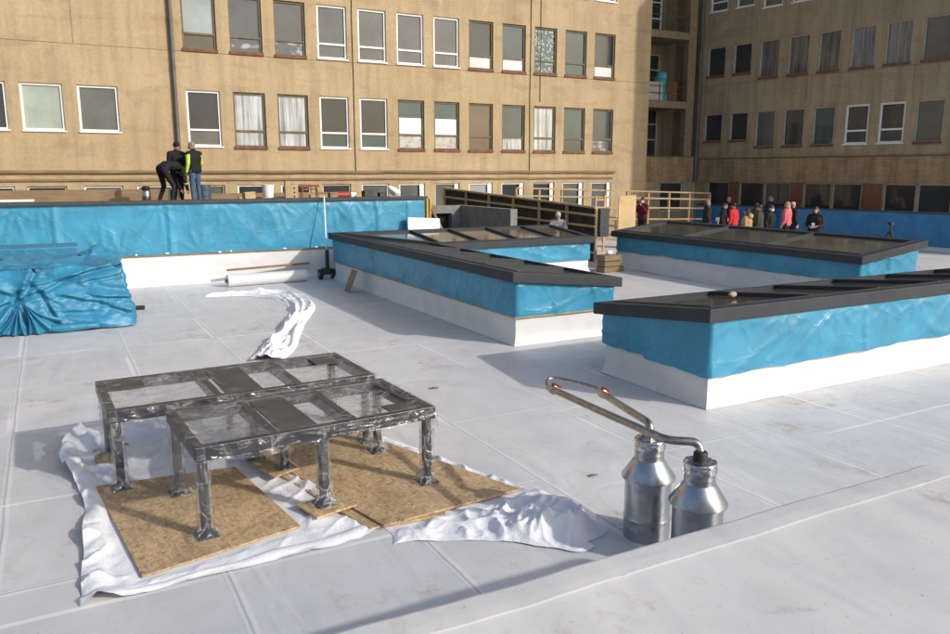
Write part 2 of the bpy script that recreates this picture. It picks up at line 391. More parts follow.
class MB:
    def __init__(s): s.v = []; s.f = []
    def quad(s, a, b, c, d):
        i = len(s.v); s.v += [tuple(a), tuple(b), tuple(c), tuple(d)]; s.f.append((i, i + 1, i + 2, i + 3)); return s
    def poly(s, pts):
        i = len(s.v); s.v += [tuple(p) for p in pts]; s.f.append(tuple(range(i, i + len(pts)))); return s
    def box(s, x0, y0, z0, x1, y1, z1):
        return s.hexa([(x0, y0), (x1, y0), (x1, y1), (x0, y1)], lambda x, y: z1, lambda x, y: z0)
    def hexa(s, q, top, bot):
        i = len(s.v); n = len(q)
        s.v += [(x, y, bot(x, y)) for x, y in q] + [(x, y, top(x, y)) for x, y in q]
        s.f.append(tuple(i + k for k in reversed(range(n)))); s.f.append(tuple(i + n + k for k in range(n)))
        for k in range(n):
            k2 = (k + 1) % n; s.f.append((i + k, i + k2, i + n + k2, i + n + k))
        return s
    def obox(s, c, ax, ay, az):
        c = Vector(c); ax = Vector(ax); ay = Vector(ay); az = Vector(az); i = len(s.v)
        for sz in (-1, 1):
            for sx, sy in ((-1, -1), (1, -1), (1, 1), (-1, 1)):
                s.v.append(tuple(c + ax * sx + ay * sy + az * sz))
        for f in ((3, 2, 1, 0), (4, 5, 6, 7), (0, 1, 5, 4), (1, 2, 6, 5), (2, 3, 7, 6), (3, 0, 4, 7)):
            s.f.append(tuple(i + k for k in f))
        return s
    def bar(s, p, q, w, h):
        p = Vector(p); q = Vector(q); d = (q - p); L = d.length; d.normalize()
        upv = Vector((0, 0, 1)) if abs(d.z) < 0.95 else Vector((1, 0, 0))
        sx = d.cross(upv).normalized(); u = sx.cross(d).normalized()
        return s.obox((p + q) / 2, d * (L / 2), sx * (w / 2), u * (h / 2))
    def tube(s, path, r, n=12, caps=True, jit=0):
        path = [Vector(p) for p in path]; i = len(s.v); m = len(path)
        rs = r if isinstance(r, (list, tuple)) else [r] * m
        prev = None
        for k, p in enumerate(path):
            t = (path[min(k + 1, m - 1)] - path[max(k - 1, 0)]).normalized()
            if prev is None:
                a = Vector((0, 0, 1)) if abs(t.z) < 0.9 else Vector((1, 0, 0))
                x = t.cross(a).normalized()
            else:
                x = (prev - t * prev.dot(t)).normalized()
            prev = x; y = t.cross(x)
            for j in range(n):
                an = 2 * PI * j / n
                rr = rs[k] * (1 + (random.uniform(-jit, jit) if jit else 0))
                s.v.append(tuple(p + (x * math.cos(an) + y * math.sin(an)) * rr))
        for k in range(m - 1):
            for j in range(n):
                j2 = (j + 1) % n
                s.f.append((i + k * n + j, i + k * n + j2, i + (k + 1) * n + j2, i + (k + 1) * n + j))
        if caps:
            s.f.append(tuple(i + j for j in reversed(range(n)))); s.f.append(tuple(i + (m - 1) * n + j for j in range(n)))
        return s
    def lathe(s, c, prof, n=32):
        return s.tube([(c[0], c[1], c[2] + z) for r, z in prof], [max(r, 1e-4) for r, z in prof], n) if False else s._lathe(c, prof, n)
    def _lathe(s, c, prof, n):
        i = len(s.v); m = len(prof)
        for r, z in prof:
            for j in range(n):
                a = 2 * PI * j / n; s.v.append((c[0] + r * math.cos(a), c[1] + r * math.sin(a), c[2] + z))
        for k in range(m - 1):
            for j in range(n):
                j2 = (j + 1) % n
                s.f.append((i + k * n + j, i + k * n + j2, i + (k + 1) * n + j2, i + (k + 1) * n + j))
        s.f.append(tuple(i + j for j in reversed(range(n)))); s.f.append(tuple(i + (m - 1) * n + j for j in range(n)))
        return s
    def ell(s, c, r, n=12, m=8, rot=None):
        i = len(s.v); c = Vector(c)
        for k in range(m + 1):
            th = PI * k / m
            for j in range(n):
                a = 2 * PI * j / n
                p = Vector((r[0] * math.sin(th) * math.cos(a), r[1] * math.sin(th) * math.sin(a), r[2] * math.cos(th)))
                if rot: p = rot @ p
                s.v.append(tuple(c + p))
        for k in range(m):
            for j in range(n):
                j2 = (j + 1) % n
                s.f.append((i + k * n + j, i + (k + 1) * n + j, i + (k + 1) * n + j2, i + k * n + j2))
        return s
    def grid(s, fn, nu, nv, wrap=False):
        i = len(s.v)
        for a in range(nu + 1):
            for b in range(nv + 1):
                s.v.append(tuple(fn(a / nu, b / nv)))
        for a in range(nu):
            for b in range(nv):
                q = i + a * (nv + 1) + b
                s.f.append((q, q + nv + 1, q + nv + 2, q + 1))
        return s
    def build(s, name, mat, parent=None, world=False, smooth=False, bevel=0, weld=False, autosmooth=None):
        me = bpy.data.meshes.new(name)
        vs = [Vector(v) for v in s.v]
        o = bpy.data.objects.new(name, me); COL.objects.link(o)
        if parent is not None:
            o.parent = parent
            if world:
                inv = wmat(parent).inverted(); vs = [inv @ v for v in vs]
        else:
            xs = [v.x for v in vs]; ys = [v.y for v in vs]; zs = [v.z for v in vs]
            c = Vector(((min(xs) + max(xs)) / 2, (min(ys) + max(ys)) / 2, min(zs)))
            o.location = c; vs = [v - c for v in vs]
        me.from_pydata([tuple(v) for v in vs], [], s.f)
        if isinstance(mat, (list, tuple)):
            for x in mat: me.materials.append(x)
        else: me.materials.append(mat)
        bm = bmesh.new(); bm.from_mesh(me)
        if weld: bmesh.ops.remove_doubles(bm, verts=bm.verts, dist=0.0004)
        bmesh.ops.recalc_face_normals(bm, faces=bm.faces) if (weld or smooth) else None
        bm.to_mesh(me); bm.free()
        if smooth:
            for p in me.polygons: p.use_smooth = True
        if autosmooth is not None:
            for p in me.polygons: p.use_smooth = True
            me.set_sharp_from_angle(angle=R(autosmooth))
        if bevel:
            md = o.modifiers.new('bevel', 'BEVEL'); md.width = bevel; md.segments = 2; md.limit_method = 'ANGLE'
        return o

def tag(o, label=None, cat=None, group=None, kind=None):
    if label: o['label'] = label
    if cat: o['category'] = cat
    if group: o['group'] = group
    if kind: o['kind'] = kind
    return o

def thing(name, label, cat, loc=(0, 0, 0), rz=0, group=None):
    o = bpy.data.objects.new(name, None); COL.objects.link(o)
    o.empty_display_size = 0.2
    o.location = loc; o.rotation_euler = (0, 0, rz)
    return tag(o, label, cat, group)

def copy_tree(o, parent=None):
    c = o.copy(); COL.objects.link(c); c.parent = parent
    for ch in list(o.children): copy_tree(ch, c)
    return c

def nz(x, y=0, z=0): return noise.noise(Vector((x, y, z)))
def ridge(x, y=0, z=0): return 1 - min(1, abs(noise.noise(Vector((x, y, z)))) * 2.2)

TZ = 2.0
# ------------------------------------------------------------------ people
SKIN = simple('skin', (0.46, 0.27, 0.19), 0.6, var=0.08, nscale=14)
def cloth(name, col, rough=0.8): return simple(name, col, rough, var=0.18, nscale=7, bmp=0.35, bscale=16, spec=0.25)
HAIR = {'dark': simple('hair_dark', (0.018, 0.013, 0.010), 0.6, var=0.4, nscale=30, stretch=(1, 1, .2)), 'grey': simple('hair_grey', (0.20, 0.19, 0.18), 0.7, var=0.3, nscale=30),
        'blonde': simple('hair_blonde', (0.42, 0.27, 0.12), 0.6, var=0.35, nscale=25, stretch=(1, 1, .2)), 'brown': simple('hair_brown', (0.05, 0.03, 0.02), 0.6, var=0.4, nscale=30)}
EYE = simple('eye', (0.02, 0.018, 0.016), 0.3)

def capsule(mb, a, b, ra, rb, n=10):
    a = Vector(a); b = Vector(b); d = b - a; L = d.length
    if L < 1e-5: return
    t = d / L; pts = []; rs = []
    for k in range(4): an = PI / 2 * k / 4; pts.append(a - t * ra * math.cos(an)); rs.append(max(0.0008, ra * math.sin(an)))
    for k in range(5): q = k / 4; pts.append(a.lerp(b, q)); rs.append(ra + (rb - ra) * q)
    for k in range(1, 5): an = PI / 2 * (1 - k / 4); pts.append(b + t * rb * math.cos(an)); rs.append(max(0.0008, rb * math.sin(an)))
    mb.tube(pts, rs, n)

def remesh(mb, vox, smooth=2):
    me = bpy.data.meshes.new('tmp'); me.from_pydata([tuple(v) for v in mb.v], [], mb.f)
    o = bpy.data.objects.new('tmp', me); COL.objects.link(o)
    md = o.modifiers.new('r', 'REMESH'); md.mode = 'VOXEL'; md.voxel_size = vox
    sm = o.modifiers.new('s', 'SMOOTH'); sm.iterations = smooth; sm.factor = 0.5
    dg = bpy.context.evaluated_depsgraph_get()
    res = bpy.data.meshes.new_from_object(o.evaluated_get(dg))
    bpy.data.objects.remove(o); bpy.data.meshes.remove(me)
    for p in res.polygons: p.use_smooth = True
    return res

def part(name, me, mat, parent):
    me.name = name; me.materials.clear(); me.materials.append(mat)
    o = bpy.data.objects.new(name, me); COL.objects.link(o); o.parent = parent
    return o

BASEJ = dict(hip=(0.09, 0, 0.93), knee=(0.10, 0.02, 0.50), ank=(0.105, -0.02, 0.085), toe=(0.125, 0.15, 0.03),
             pelvis=(0, 0, 0.96), waist=(0, 0.0, 1.10), chest=(0, 0.01, 1.30), neck=(0, 0.0, 1.47), head=(0, 0.025, 1.63),
             sho=(0.185, 0, 1.41), elb=(0.235, -0.03, 1.14), wri=(0.245, 0.05, 0.90))
def person(label, loc, face, H, top, bottom, hair=None, pose=None, coat=0.0, mask=False, bulk=1.0, hairlen=0.0, hat=None, stripe=None, vest=None, sleeve=None, hood=None, shoes=None, group=None):
    """pose: overrides per joint, 'name' for both sides or 'nameL' / 'nameR'"""
    t = thing('person', label, 'person', loc, face, group)
    s = H / 1.75; J = {}
    for k, v in BASEJ.items():
        if k in ('hip', 'knee', 'ank', 'toe', 'sho', 'elb', 'wri'):
            for sd, sg in (('L', -1), ('R', 1)): J[k + sd] = Vector((v[0] * sg, v[1], v[2])) * s
        else: J[k] = Vector(v) * s
    for k, v in (pose or {}).items(): J[k] = Vector(v) * s
    nd = (J['head'] - J['neck']).normalized()                        # head axis
    fwd = Vector((0, 1, 0)); fwd = pose['look'] if pose and 'look' in pose else fwd
    fwd = Vector(fwd); fwd = (fwd - nd * fwd.dot(nd)).normalized(); side = fwd.cross(nd)
    hr = Matrix((side, fwd, nd)).transposed()
    hc = J['head']; loc_h = lambda x, y, z: hc + hr @ (Vector((x, y, z)) * s)
    def body_bits(mb, gr):
        b = bulk
        for sd in 'LR':
            capsule(mb, J['hip' + sd], J['knee' + sd], (0.083 * b + gr) * s, (0.055 + gr) * s); capsule(mb, J['knee' + sd], J['ank' + sd], (0.054 + gr) * s, (0.036 + gr) * s)
    def torso(mb, gr):
        b = bulk; sx = 0.075 * s
        ax = (J['shoR'] - J['shoL']).normalized()
        for o_ in (-1, 0, 1):
            capsule(mb, J['pelvis'] + ax * sx * o_, J['waist'] + ax * sx * 0.8 * o_, (0.105 * b + gr) * s, (0.098 * b + gr) * s)
            capsule(mb, J['waist'] + ax * sx * 0.8 * o_, J['chest'] + ax * sx * 1.15 * o_, (0.098 * b + gr) * s, (0.108 * b + gr) * s)
        capsule(mb, J['chest'], J['neck'], (0.10 + gr) * s, (0.055 + gr) * s)
        for sd in 'LR': capsule(mb, J['neck'].lerp(J['chest'], 0.25), J['sho' + sd], (0.065 + gr) * s, (0.058 + gr) * s)
    def arms(mb, gr, upto=1.0):
        for sd in 'LR':
            capsule(mb, J['sho' + sd], J['elb' + sd], (0.052 * bulk + gr) * s, (0.040 + gr) * s)
            capsule(mb, J['elb' + sd], J['elb' + sd].lerp(J['wri' + sd], upto), (0.039 + gr) * s, (0.028 + gr) * s)
    bo = MB(); body_bits(bo, 0); torso(bo, 0); arms(bo, 0)
    capsule(bo, J['neck'] - nd * 0.03 * s, J['head'] - nd * 0.05 * s, 0.055 * s, 0.052 * s)
    bo.ell(loc_h(0, -0.012, 0.025), (0.076 * s, 0.094 * s, 0.095 * s), 18, 12, hr); bo.ell(loc_h(0, 0.018, -0.045), (0.057 * s, 0.068 * s, 0.075 * s), 16, 10, hr)
    capsule(bo, loc_h(0, 0.085, 0.012), loc_h(0, 0.103, -0.022), 0.011 * s, 0.017 * s); capsule(bo, loc_h(-0.022, 0.078, -0.06), loc_h(0.022, 0.078, -0.06), 0.011 * s, 0.011 * s)
    for sg in (-1, 1): bo.ell(loc_h(0.078 * sg, -0.008, -0.005), (0.012 * s, 0.022 * s, 0.034 * s), 10, 8, hr)
    for sd, sg in (('L', -1), ('R', 1)):
        capsule(bo, J['ank' + sd] - Vector((0, 0.03, 0.03)) * s, J['toe' + sd], 0.038 * s, 0.028 * s)
        w = J['wri' + sd]; d = (w - J['elb' + sd]).normalized(); ax = d.cross(Vector((0, 1, 0.3)))
        ax = (ax.normalized() if ax.length > 0.05 else Vector((1, 0, 0))); pn = ax.cross(d).normalized(); fa = pn   # palm width runs along fa
        for q in (-1, 0, 1): capsule(bo, w + fa * 0.018 * q * s, w + d * 0.085 * s + fa * 0.026 * q * s, 0.017 * s, 0.015 * s, 8)
        for q, fl in ((-1.5, 0.058), (-0.5, 0.075), (0.5, 0.08), (1.5, 0.07)):
            p = w + d * 0.09 * s + fa * 0.021 * q * s; m1 = p + d * fl * 0.55 * s - ax * sg * 0.008 * s; m2 = m1 + (d * 0.8 - ax * sg * 0.55).normalized() * fl * 0.5 * s
            capsule(bo, p, m1, 0.0095 * s, 0.0088 * s, 8); capsule(bo, m1, m2, 0.0088 * s, 0.008 * s, 8)
        th = w + d * 0.025 * s + fa * 0.03 * s; t1_ = th + (d * 0.6 + fa * 0.8).normalized() * 0.045 * s
        capsule(bo, th, t1_, 0.013 * s, 0.011 * s, 8); capsule(bo, t1_, t1_ + (d * 0.9 + fa * 0.2).normalized() * 0.035 * s, 0.011 * s, 0.009 * s, 8)
    part('body', remesh(bo, 0.0095 * s, 1), SKIN, t)
    # clothing
    tr_ = MB(); body_bits(tr_, 0.016)
    for sd in 'LR': capsule(tr_, J['hip' + sd] + Vector((0, 0, 0.01)), J['pelvis'] + (J['hip' + sd] - J['pelvis']) * 0.6, (0.1 * bulk + .014) * s, (0.105 * bulk + .012) * s); capsule(tr_, J['knee' + sd].lerp(J['ank' + sd], 0.5), J['ank' + sd] + (J['knee' + sd] - J['ank' + sd]) * .06, .06 * s, .055 * s)
    part('trousers', remesh(tr_, 0.014 * s, 2), bottom, t)
    jk = MB(); torso(jk, 0.024)
    ax = (J['shoR'] - J['shoL']).normalized()
    if coat:
        for sd in 'LR': capsule(jk, J['pelvis'] + ax * (0.06 * (1 if sd == 'R' else -1)) * s, J['hip' + sd].lerp(J['knee' + sd], coat), 0.135 * s * bulk, 0.125 * s)
        capsule(jk, J['pelvis'], J['hipL'].lerp(J['hipR'], .5).lerp(J['kneeL'].lerp(J['kneeR'], .5), coat), .13 * s, .12 * s)
    else:
        capsule(jk, J['pelvis'] - ax * 0.06 * s, J['pelvis'] + ax * 0.06 * s, 0.125 * s * bulk, 0.125 * s * bulk)
    capsule(jk, J['neck'] - nd * 0.03 * s, J['neck'] + nd * 0.035 * s, 0.078 * s, 0.072 * s)
    sl = MB(); arms(sl, 0.021, 0.97)
    if sleeve is None:
        jk.v, jk.f = jk.v + sl.v, jk.f + [tuple(i + len(jk.v) for i in f) for f in sl.f]
    me = remesh(jk, 0.013 * s, 2)
    for v, nr in zip(me.vertices, [x.normal.copy() for x in me.vertices]):
        p = v.co.copy(); v.co = p + nr * (0.007 * nz(p.x * 14, p.y * 14, p.z * 22) + 0.006 * ridge(p.x * 6, p.y * 6, p.z * 11) )
    part('jacket', me, top, t)
    if sleeve is not None: part('sleeves', remesh(sl, 0.013 * s, 2), sleeve, t)
    if stripe is not None:
        sp = MB()
        for (a, b_, r) in stripe: capsule(sp, J[a[0]].lerp(J[a[1]], a[2]), J[b_[0]].lerp(J[b_[1]], b_[2]), r * s, r * s)
        part('bright_stripe', remesh(sp, 0.013, 1), NEON, t)
    if hood is not None:
        hd_ = MB(); hd_.ell(J['neck'] - fwd * 0.10 * s, (0.15 * s, 0.10 * s, 0.10 * s), 16, 10); part('hood', remesh(hd_, 0.014, 2), hood, t)
    sh = MB()
    for sd in 'LR': capsule(sh, J['ank' + sd] - Vector((0, 0.045, 0.035)) * s, J['toe' + sd] + Vector((0, .01, 0.01)) * s, 0.05 * s, 0.042 * s)
    part('shoes', remesh(sh, 0.012 * s, 2), shoes or M['blackplastic'], t)
    if hair:
        h = MB(); h.ell(loc_h(0, -0.022, 0.040), (0.086 * s, 0.100 * s, 0.094 * s), 18, 12, hr)
        if hairlen:
            h.ell(loc_h(0, -0.06, -0.05 - hairlen * 0.3), (0.085 * s, 0.06 * s, (0.09 + hairlen * 0.55) * s), 16, 12, hr)
            for sg in (-1, 1): capsule(h, loc_h(0.075 * sg, -0.03, 0.03), loc_h(0.085 * sg, -0.02, -0.10 - hairlen * 0.5), 0.025 * s, 0.028 * s)
        me = remesh(h, 0.011 * s, 1)
        for v, nr in zip(me.vertices, [x.normal.copy() for x in me.vertices]):
            p = v.co.copy(); v.co = p + nr * 0.006 * nz(p.x * 40, p.y * 40, p.z * 12)
        part('hair', me, HAIR[hair], t)
    if hat is not None:
        h = MB(); h.ell(loc_h(0, -0.018, 0.055), (0.092 * s, 0.108 * s, 0.092 * s), 18, 12, hr)
        h.lathe((0, 0, 0), [(0.001, 0), (0.001, 0)], 3) if False else None
        part('hat', remesh(h, 0.012 * s, 1), hat, t)
    ey = MB()
    for sg in (-1, 1): ey.ell(loc_h(0.030 * sg, 0.078, 0.016), (0.011 * s, 0.008 * s, 0.007 * s), 8, 6, hr)
    ey.build('eyes', EYE, t, smooth=True)
    if mask:
        mk = MB(); mk.ell(loc_h(0, 0.042, -0.042), (0.062 * s, 0.068 * s, 0.055 * s), 16, 10, hr); mk.build('face_mask', M['white'], t, smooth=True)
    return t, J, s
NEON = simple('neon_yellow', (0.46, 0.62, 0.06), 0.7, var=0.1)
BLK = cloth('black_cloth', (0.014, 0.014, 0.016)); NAVY = cloth('navy_cloth', (0.018, 0.022, 0.036)); JEAN = cloth('jeans', (0.055, 0.10, 0.175)); GREYC = cloth('grey_cloth', (0.10, 0.10, 0.105))
MAR = cloth('maroon', (0.085, 0.012, 0.022)); PINK = cloth('pink', (0.55, 0.13, 0.16)); REDC = cloth('red_cloth', (0.50, 0.025, 0.025)); BEI = cloth('beige_cloth', (0.34, 0.22, 0.11)); OLV = cloth('olive', (0.05, 0.05, 0.032)); BRN = cloth('brown_coat', (0.035, 0.022, 0.018)); LGREY = cloth('light_grey', (0.33, 0.33, 0.34)); WHT = cloth('pale_cap', (0.45, 0.42, 0.40))

# three roofers on the terrace
toR = R(-90)     # facing +x
person('crouching roofer in black with neon patches bending down on the terrace', (3.13, 24.25, TZ), R(-62), 1.76, BLK, BLK, None,
       dict(pelvis=(0, -0.22, 0.98), waist=(0, -0.08, 1.08), chest=(0, 0.17, 1.06), neck=(0, 0.36, 0.98), head=(0, 0.47, 0.86), shoL=(-0.19, 0.31, 0.98), shoR=(0.19, 0.31, 0.98), look=(0, 0.5, -0.9),
            elbL=(-0.25, 0.33, 0.66), elbR=(0.25, 0.33, 0.66), wriL=(-0.16, 0.46, 0.40), wriR=(0.16, 0.46, 0.40), hipL=(-0.10, -0.22, 0.92), hipR=(0.10, -0.22, 0.92), kneeL=(-0.2, -0.06, 0.50), kneeR=(0.2, -0.02, 0.50), ankL=(-0.26, -0.2, 0.085), ankR=(0.26, -0.15, 0.085), toeL=(-0.30, -0.02, 0.03), toeR=(0.30, 0.03, 0.03)),
       hat=BLK, stripe=[(('waist', 'shoR', 0.1), ('waist', 'shoR', 0.55), 0.085), (('shoR', 'elbR', 0.35), ('elbR', 'wriR', 0.3), 0.066)])
person('roofer in a black jacket and beanie standing behind the crouching one', (3.42, 24.75, TZ), R(-165), 1.76, BLK, BLK, 'dark',
       dict(head=(0, 0.06, 1.62), look=(0.0, 0.8, -0.55), elbR=(0.25, 0.02, 1.13), wriR=(0.16, 0.2, 0.96), elbL=(-0.25, 0.0, 1.13), wriL=(-0.18, 0.16, 0.93)), bulk=1.1, coat=0.15, hat=BLK)
person('roofer in jeans and black vest with neon yellow sleeves seen from behind', (3.85, 24.35, TZ), R(28), 1.76, BLK, JEAN, 'grey',
       dict(head=(-0.02, 0.05, 1.62), look=(-0.3, 0.85, -0.3), elbR=(0.26, 0.02, 1.14), wriR=(0.20, 0.22, 1.02), ankL=(-0.11, -0.02, 0.085), ankR=(0.12, 0.0, 0.085)), bulk=1.12, sleeve=NEON)
# worker behind the formwork
person('worker in grey with a white cap crouching by the timber formwork', (14.36, 20.95, 0.24), R(150), 1.75, LGREY, GREYC, 'brown',
       dict(pelvis=(0, -0.1, 0.72), waist=(0, -0.02, 0.84), chest=(0, 0.12, 1.0), neck=(0, 0.2, 1.13), head=(0, 0.26, 1.27), shoL=(-0.19, 0.18, 1.08), shoR=(0.19, 0.18, 1.08), elbL=(-0.27, 0.25, 0.85), elbR=(0.27, 0.25, 0.85), wriL=(-0.2, 0.47, 0.9), wriR=(0.2, 0.47, 0.9),
            hipL=(-0.1, -0.08, 0.70), hipR=(0.1, -0.08, 0.70), kneeL=(-0.16, 0.25, 0.50), kneeR=(0.16, 0.22, 0.48), ankL=(-0.14, -0.03, 0.085), ankR=(0.14, -0.05, 0.085), toeL=(-.15, .14, .03), toeR=(.15, .12, .03)), hat=WHT, bulk=1.1)
# photographer
pt_, J_, s_ = person('photographer in a maroon jacket holding a camera up to a masked face', (22.05, 25.85, 0), R(112), 1.84, MAR, BLK, 'brown',
       dict(elbL=(-0.25, 0.12, 1.16), elbR=(0.26, 0.12, 1.16), wriL=(-0.11, 0.30, 1.44), wriR=(0.10, 0.27, 1.45)), mask=True, bulk=1.08)
cam_ = thing('photo_camera', 'black camera with a long lens held by the photographer in maroon', 'camera', pt_.matrix_basis @ Vector((0, 0, 0)))
ch = Matrix.Translation(pt_.location) @ Matrix.Rotation(R(112), 4, 'Z')
cb = MB(); cb.box(-0.075, 0.27, 1.60, 0.075, 0.34, 1.71); cb.v = [tuple(ch @ Vector(v)) for v in cb.v]; cb.build('camera_body', M['blackplastic'], cam_, world=True, bevel=0.008)
cl = MB(); cl.tube([(0, 0.34, 1.655), (0, 0.40, 1.655), (0, 0.50, 1.655)], [0.036, 0.036, 0.042], 16); cl.v = [tuple(ch @ Vector(v)) for v in cl.v]; cl.build('lens', M['rubber'], cam_, world=True)
# visitors
def at(px_d): return px_d
VIS = [
 ('man in a long dark coat with short grey hair at the left of the group', (23.95, 24.05), -120, 1.76, BRN, BLK, 'grey', dict(coat=0.5)),
 ('person in a black jacket standing left of the one in red', (22.9, 22.1), -150, 1.72, BLK, BLK, 'dark', dict(coat=0.35)),
 ('bald person in dark blue standing behind the red jacket', (26.3, 25.15), 160, 1.82, NAVY, BLK, None, dict()),
 ('person in a bright red jacket with black hair in the group', (23.2, 21.9), 10, 1.73, REDC, BLK, 'dark', dict()),
 ('person in a beige hooded coat with black hair nearest the skylight', (20.35, 18.6), 20, 1.725, BEI, BLK, 'dark', dict(hairlen=0.1, coat=0.4, hood=BEI)),
 ('person in black between the beige coat and the olive jacket', (24.2, 21.7), -30, 1.715, BLK, BLK, 'dark', dict(hairlen=0.15)),
 ('person in a dark olive jacket turned away in the group', (22.3, 19.85), 25, 1.75, OLV, BLK, 'brown', dict()),
 ('masked man in a black coat facing the camera beside the pink jacket', (22.0, 19.1), -165, 1.78, BLK, BLK, 'dark', dict(coat=0.45, mask=True)),
 ('tall grey haired man in a dark blue coat at the back of the group', (27.3, 23.75), -170, 1.88, NAVY, BLK, 'grey', dict(coat=0.4)),
 ('blonde woman in a pink jacket seen from behind', (25.0, 20.9), 15, 1.77, PINK, BLK, 'blonde', dict(hairlen=0.22)),
 ('person in black with a pale pink hat behind the pink jacket', (25.4, 21.0), -100, 1.735, BLK, BLK, 'grey', dict(hat=cloth('pale_pink', (0.55, 0.36, 0.33)))),
 ('woman with long dark hair in a black coat holding white papers at the right', (22.75, 17.85), 120, 1.75, BLK, BLK, 'dark', dict(hairlen=0.3, coat=0.4, pose=dict(wriL=(-0.12, 0.27, 1.10), wriR=(0.12, 0.27, 1.08), elbL=(-0.24, 0.03, 1.13), elbR=(0.24, 0.03, 1.13)))),
]
for lb_, (x, y), fc, H, tp_, bt_, hr_, kw in VIS:
    pose = kw.pop('pose', None)
    o_, J_, s_ = person(lb_, (x, y, 0), R(fc), H, tp_, bt_, hr_, pose, bulk=1.2, group='visitors standing on the roof', **kw)
    if 'papers' in lb_:
        m4 = Matrix.Translation(o_.location) @ Matrix.Rotation(R(fc), 4, 'Z')
        pp = MB().obox((0, 0.36, 1.14), (0.05, 0, 0), (0, 0.015, 0.085), (0, 0.004, 0)); pp.v = [tuple(m4 @ Vector(v)) for v in pp.v]
        tag(pp.build('papers', M['white']), 'white papers held by the woman with long dark hair', 'papers')

# ------------------------------------------------------------------ setting: roofs, ground
gm = MB(); gm.grid(lambda u, v: (-900 + 1800 * u, -900 + 1800 * v, -10.5), 8, 8)
tag(gm.build('ground', M['ground']), kind='structure')

rf = MB()
rf.box(-16, -8, -0.6, 27.2, 28, -0.02)
rf.grid(lambda u, v: (-16 + 48 * u, -8 + 37 * v, 0.0 + 0.006 * nz(u * 60, v * 46)), 160, 120)
tag(rf.build('roof', M['roof'], smooth=False), kind='structure')

# the upper roof the view is taken from: a slab with a welded, slightly raised edge
up = MB()
prof = [(-7, 1.16), (1.0, 1.165), (2.0, 1.17), (2.40, 1.178), (2.43, 1.1805), (2.440, 1.1835), (2.50, 1.184), (2.60, 1.180), (2.618, 1.174), (2.626, 1.150), (2.633, 1.05), (2.64, 0.5), (2.68, 0.06), (2.74, 0.006)]
def upf(u, v):
    x = -12 + u * 16.56
    k = v * (len(prof) - 1); i = min(int(k), len(prof) - 2); t = k - i
    y = prof[i][0] * (1 - t) + prof[i + 1][0] * t; z = prof[i][1] * (1 - t) + prof[i + 1][1] * t
    w = 0.010 * nz(x * 0.7, y * 0.6, 3)
    if 3.5 > y > 2.3: y += 0.014 * nz(x * 1.6, 0, 9) + 0.006 * nz(x * 6, 0, 2)
    if x > 4.50 : z -= (x - 4.50) * 0.4 * (z > 1)
    return (x, y, max(0.004, z + w * (1 if z > 0.3 else 0)))
up.grid(upf, 330, 52)
def upside(u, v):
    k = u * 9; y = -7 + 9.63 * u
    return (4.56 + 0.06 * v * v, y, 1.135 * (1 - v) + 0.004)
up.grid(upside, 30, 10)
tag(up.build('upper_roof', M['upper'], autosmooth=14), kind='structure')

# terrace behind the blue wall
te = MB(); te.box(-16, 21.75, 0.01, 9.9, 27.85, 2.0)
tag(te.build('terrace', M['bitumen']), kind='structure')

# ------------------------------------------------------------------ windows and facades
def facade(x0, x1, z0, z1, rows, mat, name, parent, depth=0.14):
    mb = MB(); rows = sorted(rows, key=lambda r: r[0]); z = z0
    def fq(xa, xb, za, zb):
        if xb - xa > 1e-4 and zb - za > 1e-4: mb.quad((xa, 0, za), (xb, 0, za), (xb, 0, zb), (xa, 0, zb))
    for zb, zt, wins in rows:
        fq(x0, x1, z, zb); x = x0
        for w in sorted(wins):
            xa, xb = w[0], w[1]; zz = w[2] if len(w) > 2 and w[2] else zb
            fq(x, xa, zb, zt); fq(xa, xb, zb, zz)
            mb.quad((xa, 0, zz), (xa, depth, zz), (xa, depth, zt), (xa, 0, zt))
            mb.quad((xb, 0, zz), (xb, 0, zt), (xb, depth, zt), (xb, depth, zz))
            mb.quad((xa, 0, zt), (xa, depth, zt), (xb, depth, zt), (xb, 0, zt))
            mb.quad((xa, 0, zz), (xb, 0, zz), (xb, depth, zz), (xa, depth, zz))
            x = xb
        fq(x, x1, zb, zt); z = zt
    fq(x0, x1, z, z1)
    return mb

def window(parent, xa, xb, zb, zt, frame='brown', upper='dark', lower='dark', trans=0.30, sill=None, depth=0.13, fw=0.07):
    fm = {'white': M['white'], 'brown': M['brownframe'], 'grey': M['greyframe']}[frame]
    y0, y1 = depth - 0.07, depth + 0.01
    mb = MB()
    mb.box(xa, y0, zb, xa + fw, y1, zt); mb.box(xb - fw, y0, zb, xb, y1, zt)
    mb.box(xa + fw, y0, zb, xb - fw, y1, zb + fw); mb.box(xa + fw, y0, zt - fw, xb - fw, y1, zt)
    if trans:
        zm = zb + (zt - zb) * trans
        mb.box(xa + fw, y0 - 0.004, zm - fw * 0.45, xb - fw, y1, zm + fw * 0.45)
    w = mb.build('window', fm, parent)
    yp = depth - 0.02
    def pane(za, zc, k):
        MB().quad((xa + fw - .005, yp, za), (xb - fw + .005, yp, za), (xb - fw + .005, yp, zc), (xa + fw - .005, yp, zc)).build('pane', PANES[k], w)
    if trans:
        pane(zb + fw - .005, zm, lower); pane(zm + .001, zt - fw + .005, upper)
    else: pane(zb + fw - .005, zt - fw + .005, upper)
    if sill == 'white':
        MB().box(xa - .03, -0.05, zb - 0.035, xb + .03, y0 - .002, zb + 0.008).build('sill', M['white'], w)
    elif sill == 'clay':
        MB().box(xa - .02, -0.05, zb - 0.07, xb + .02, y0 - .002, zb + 0.03).build('sill', M['sill'], w)
    return w

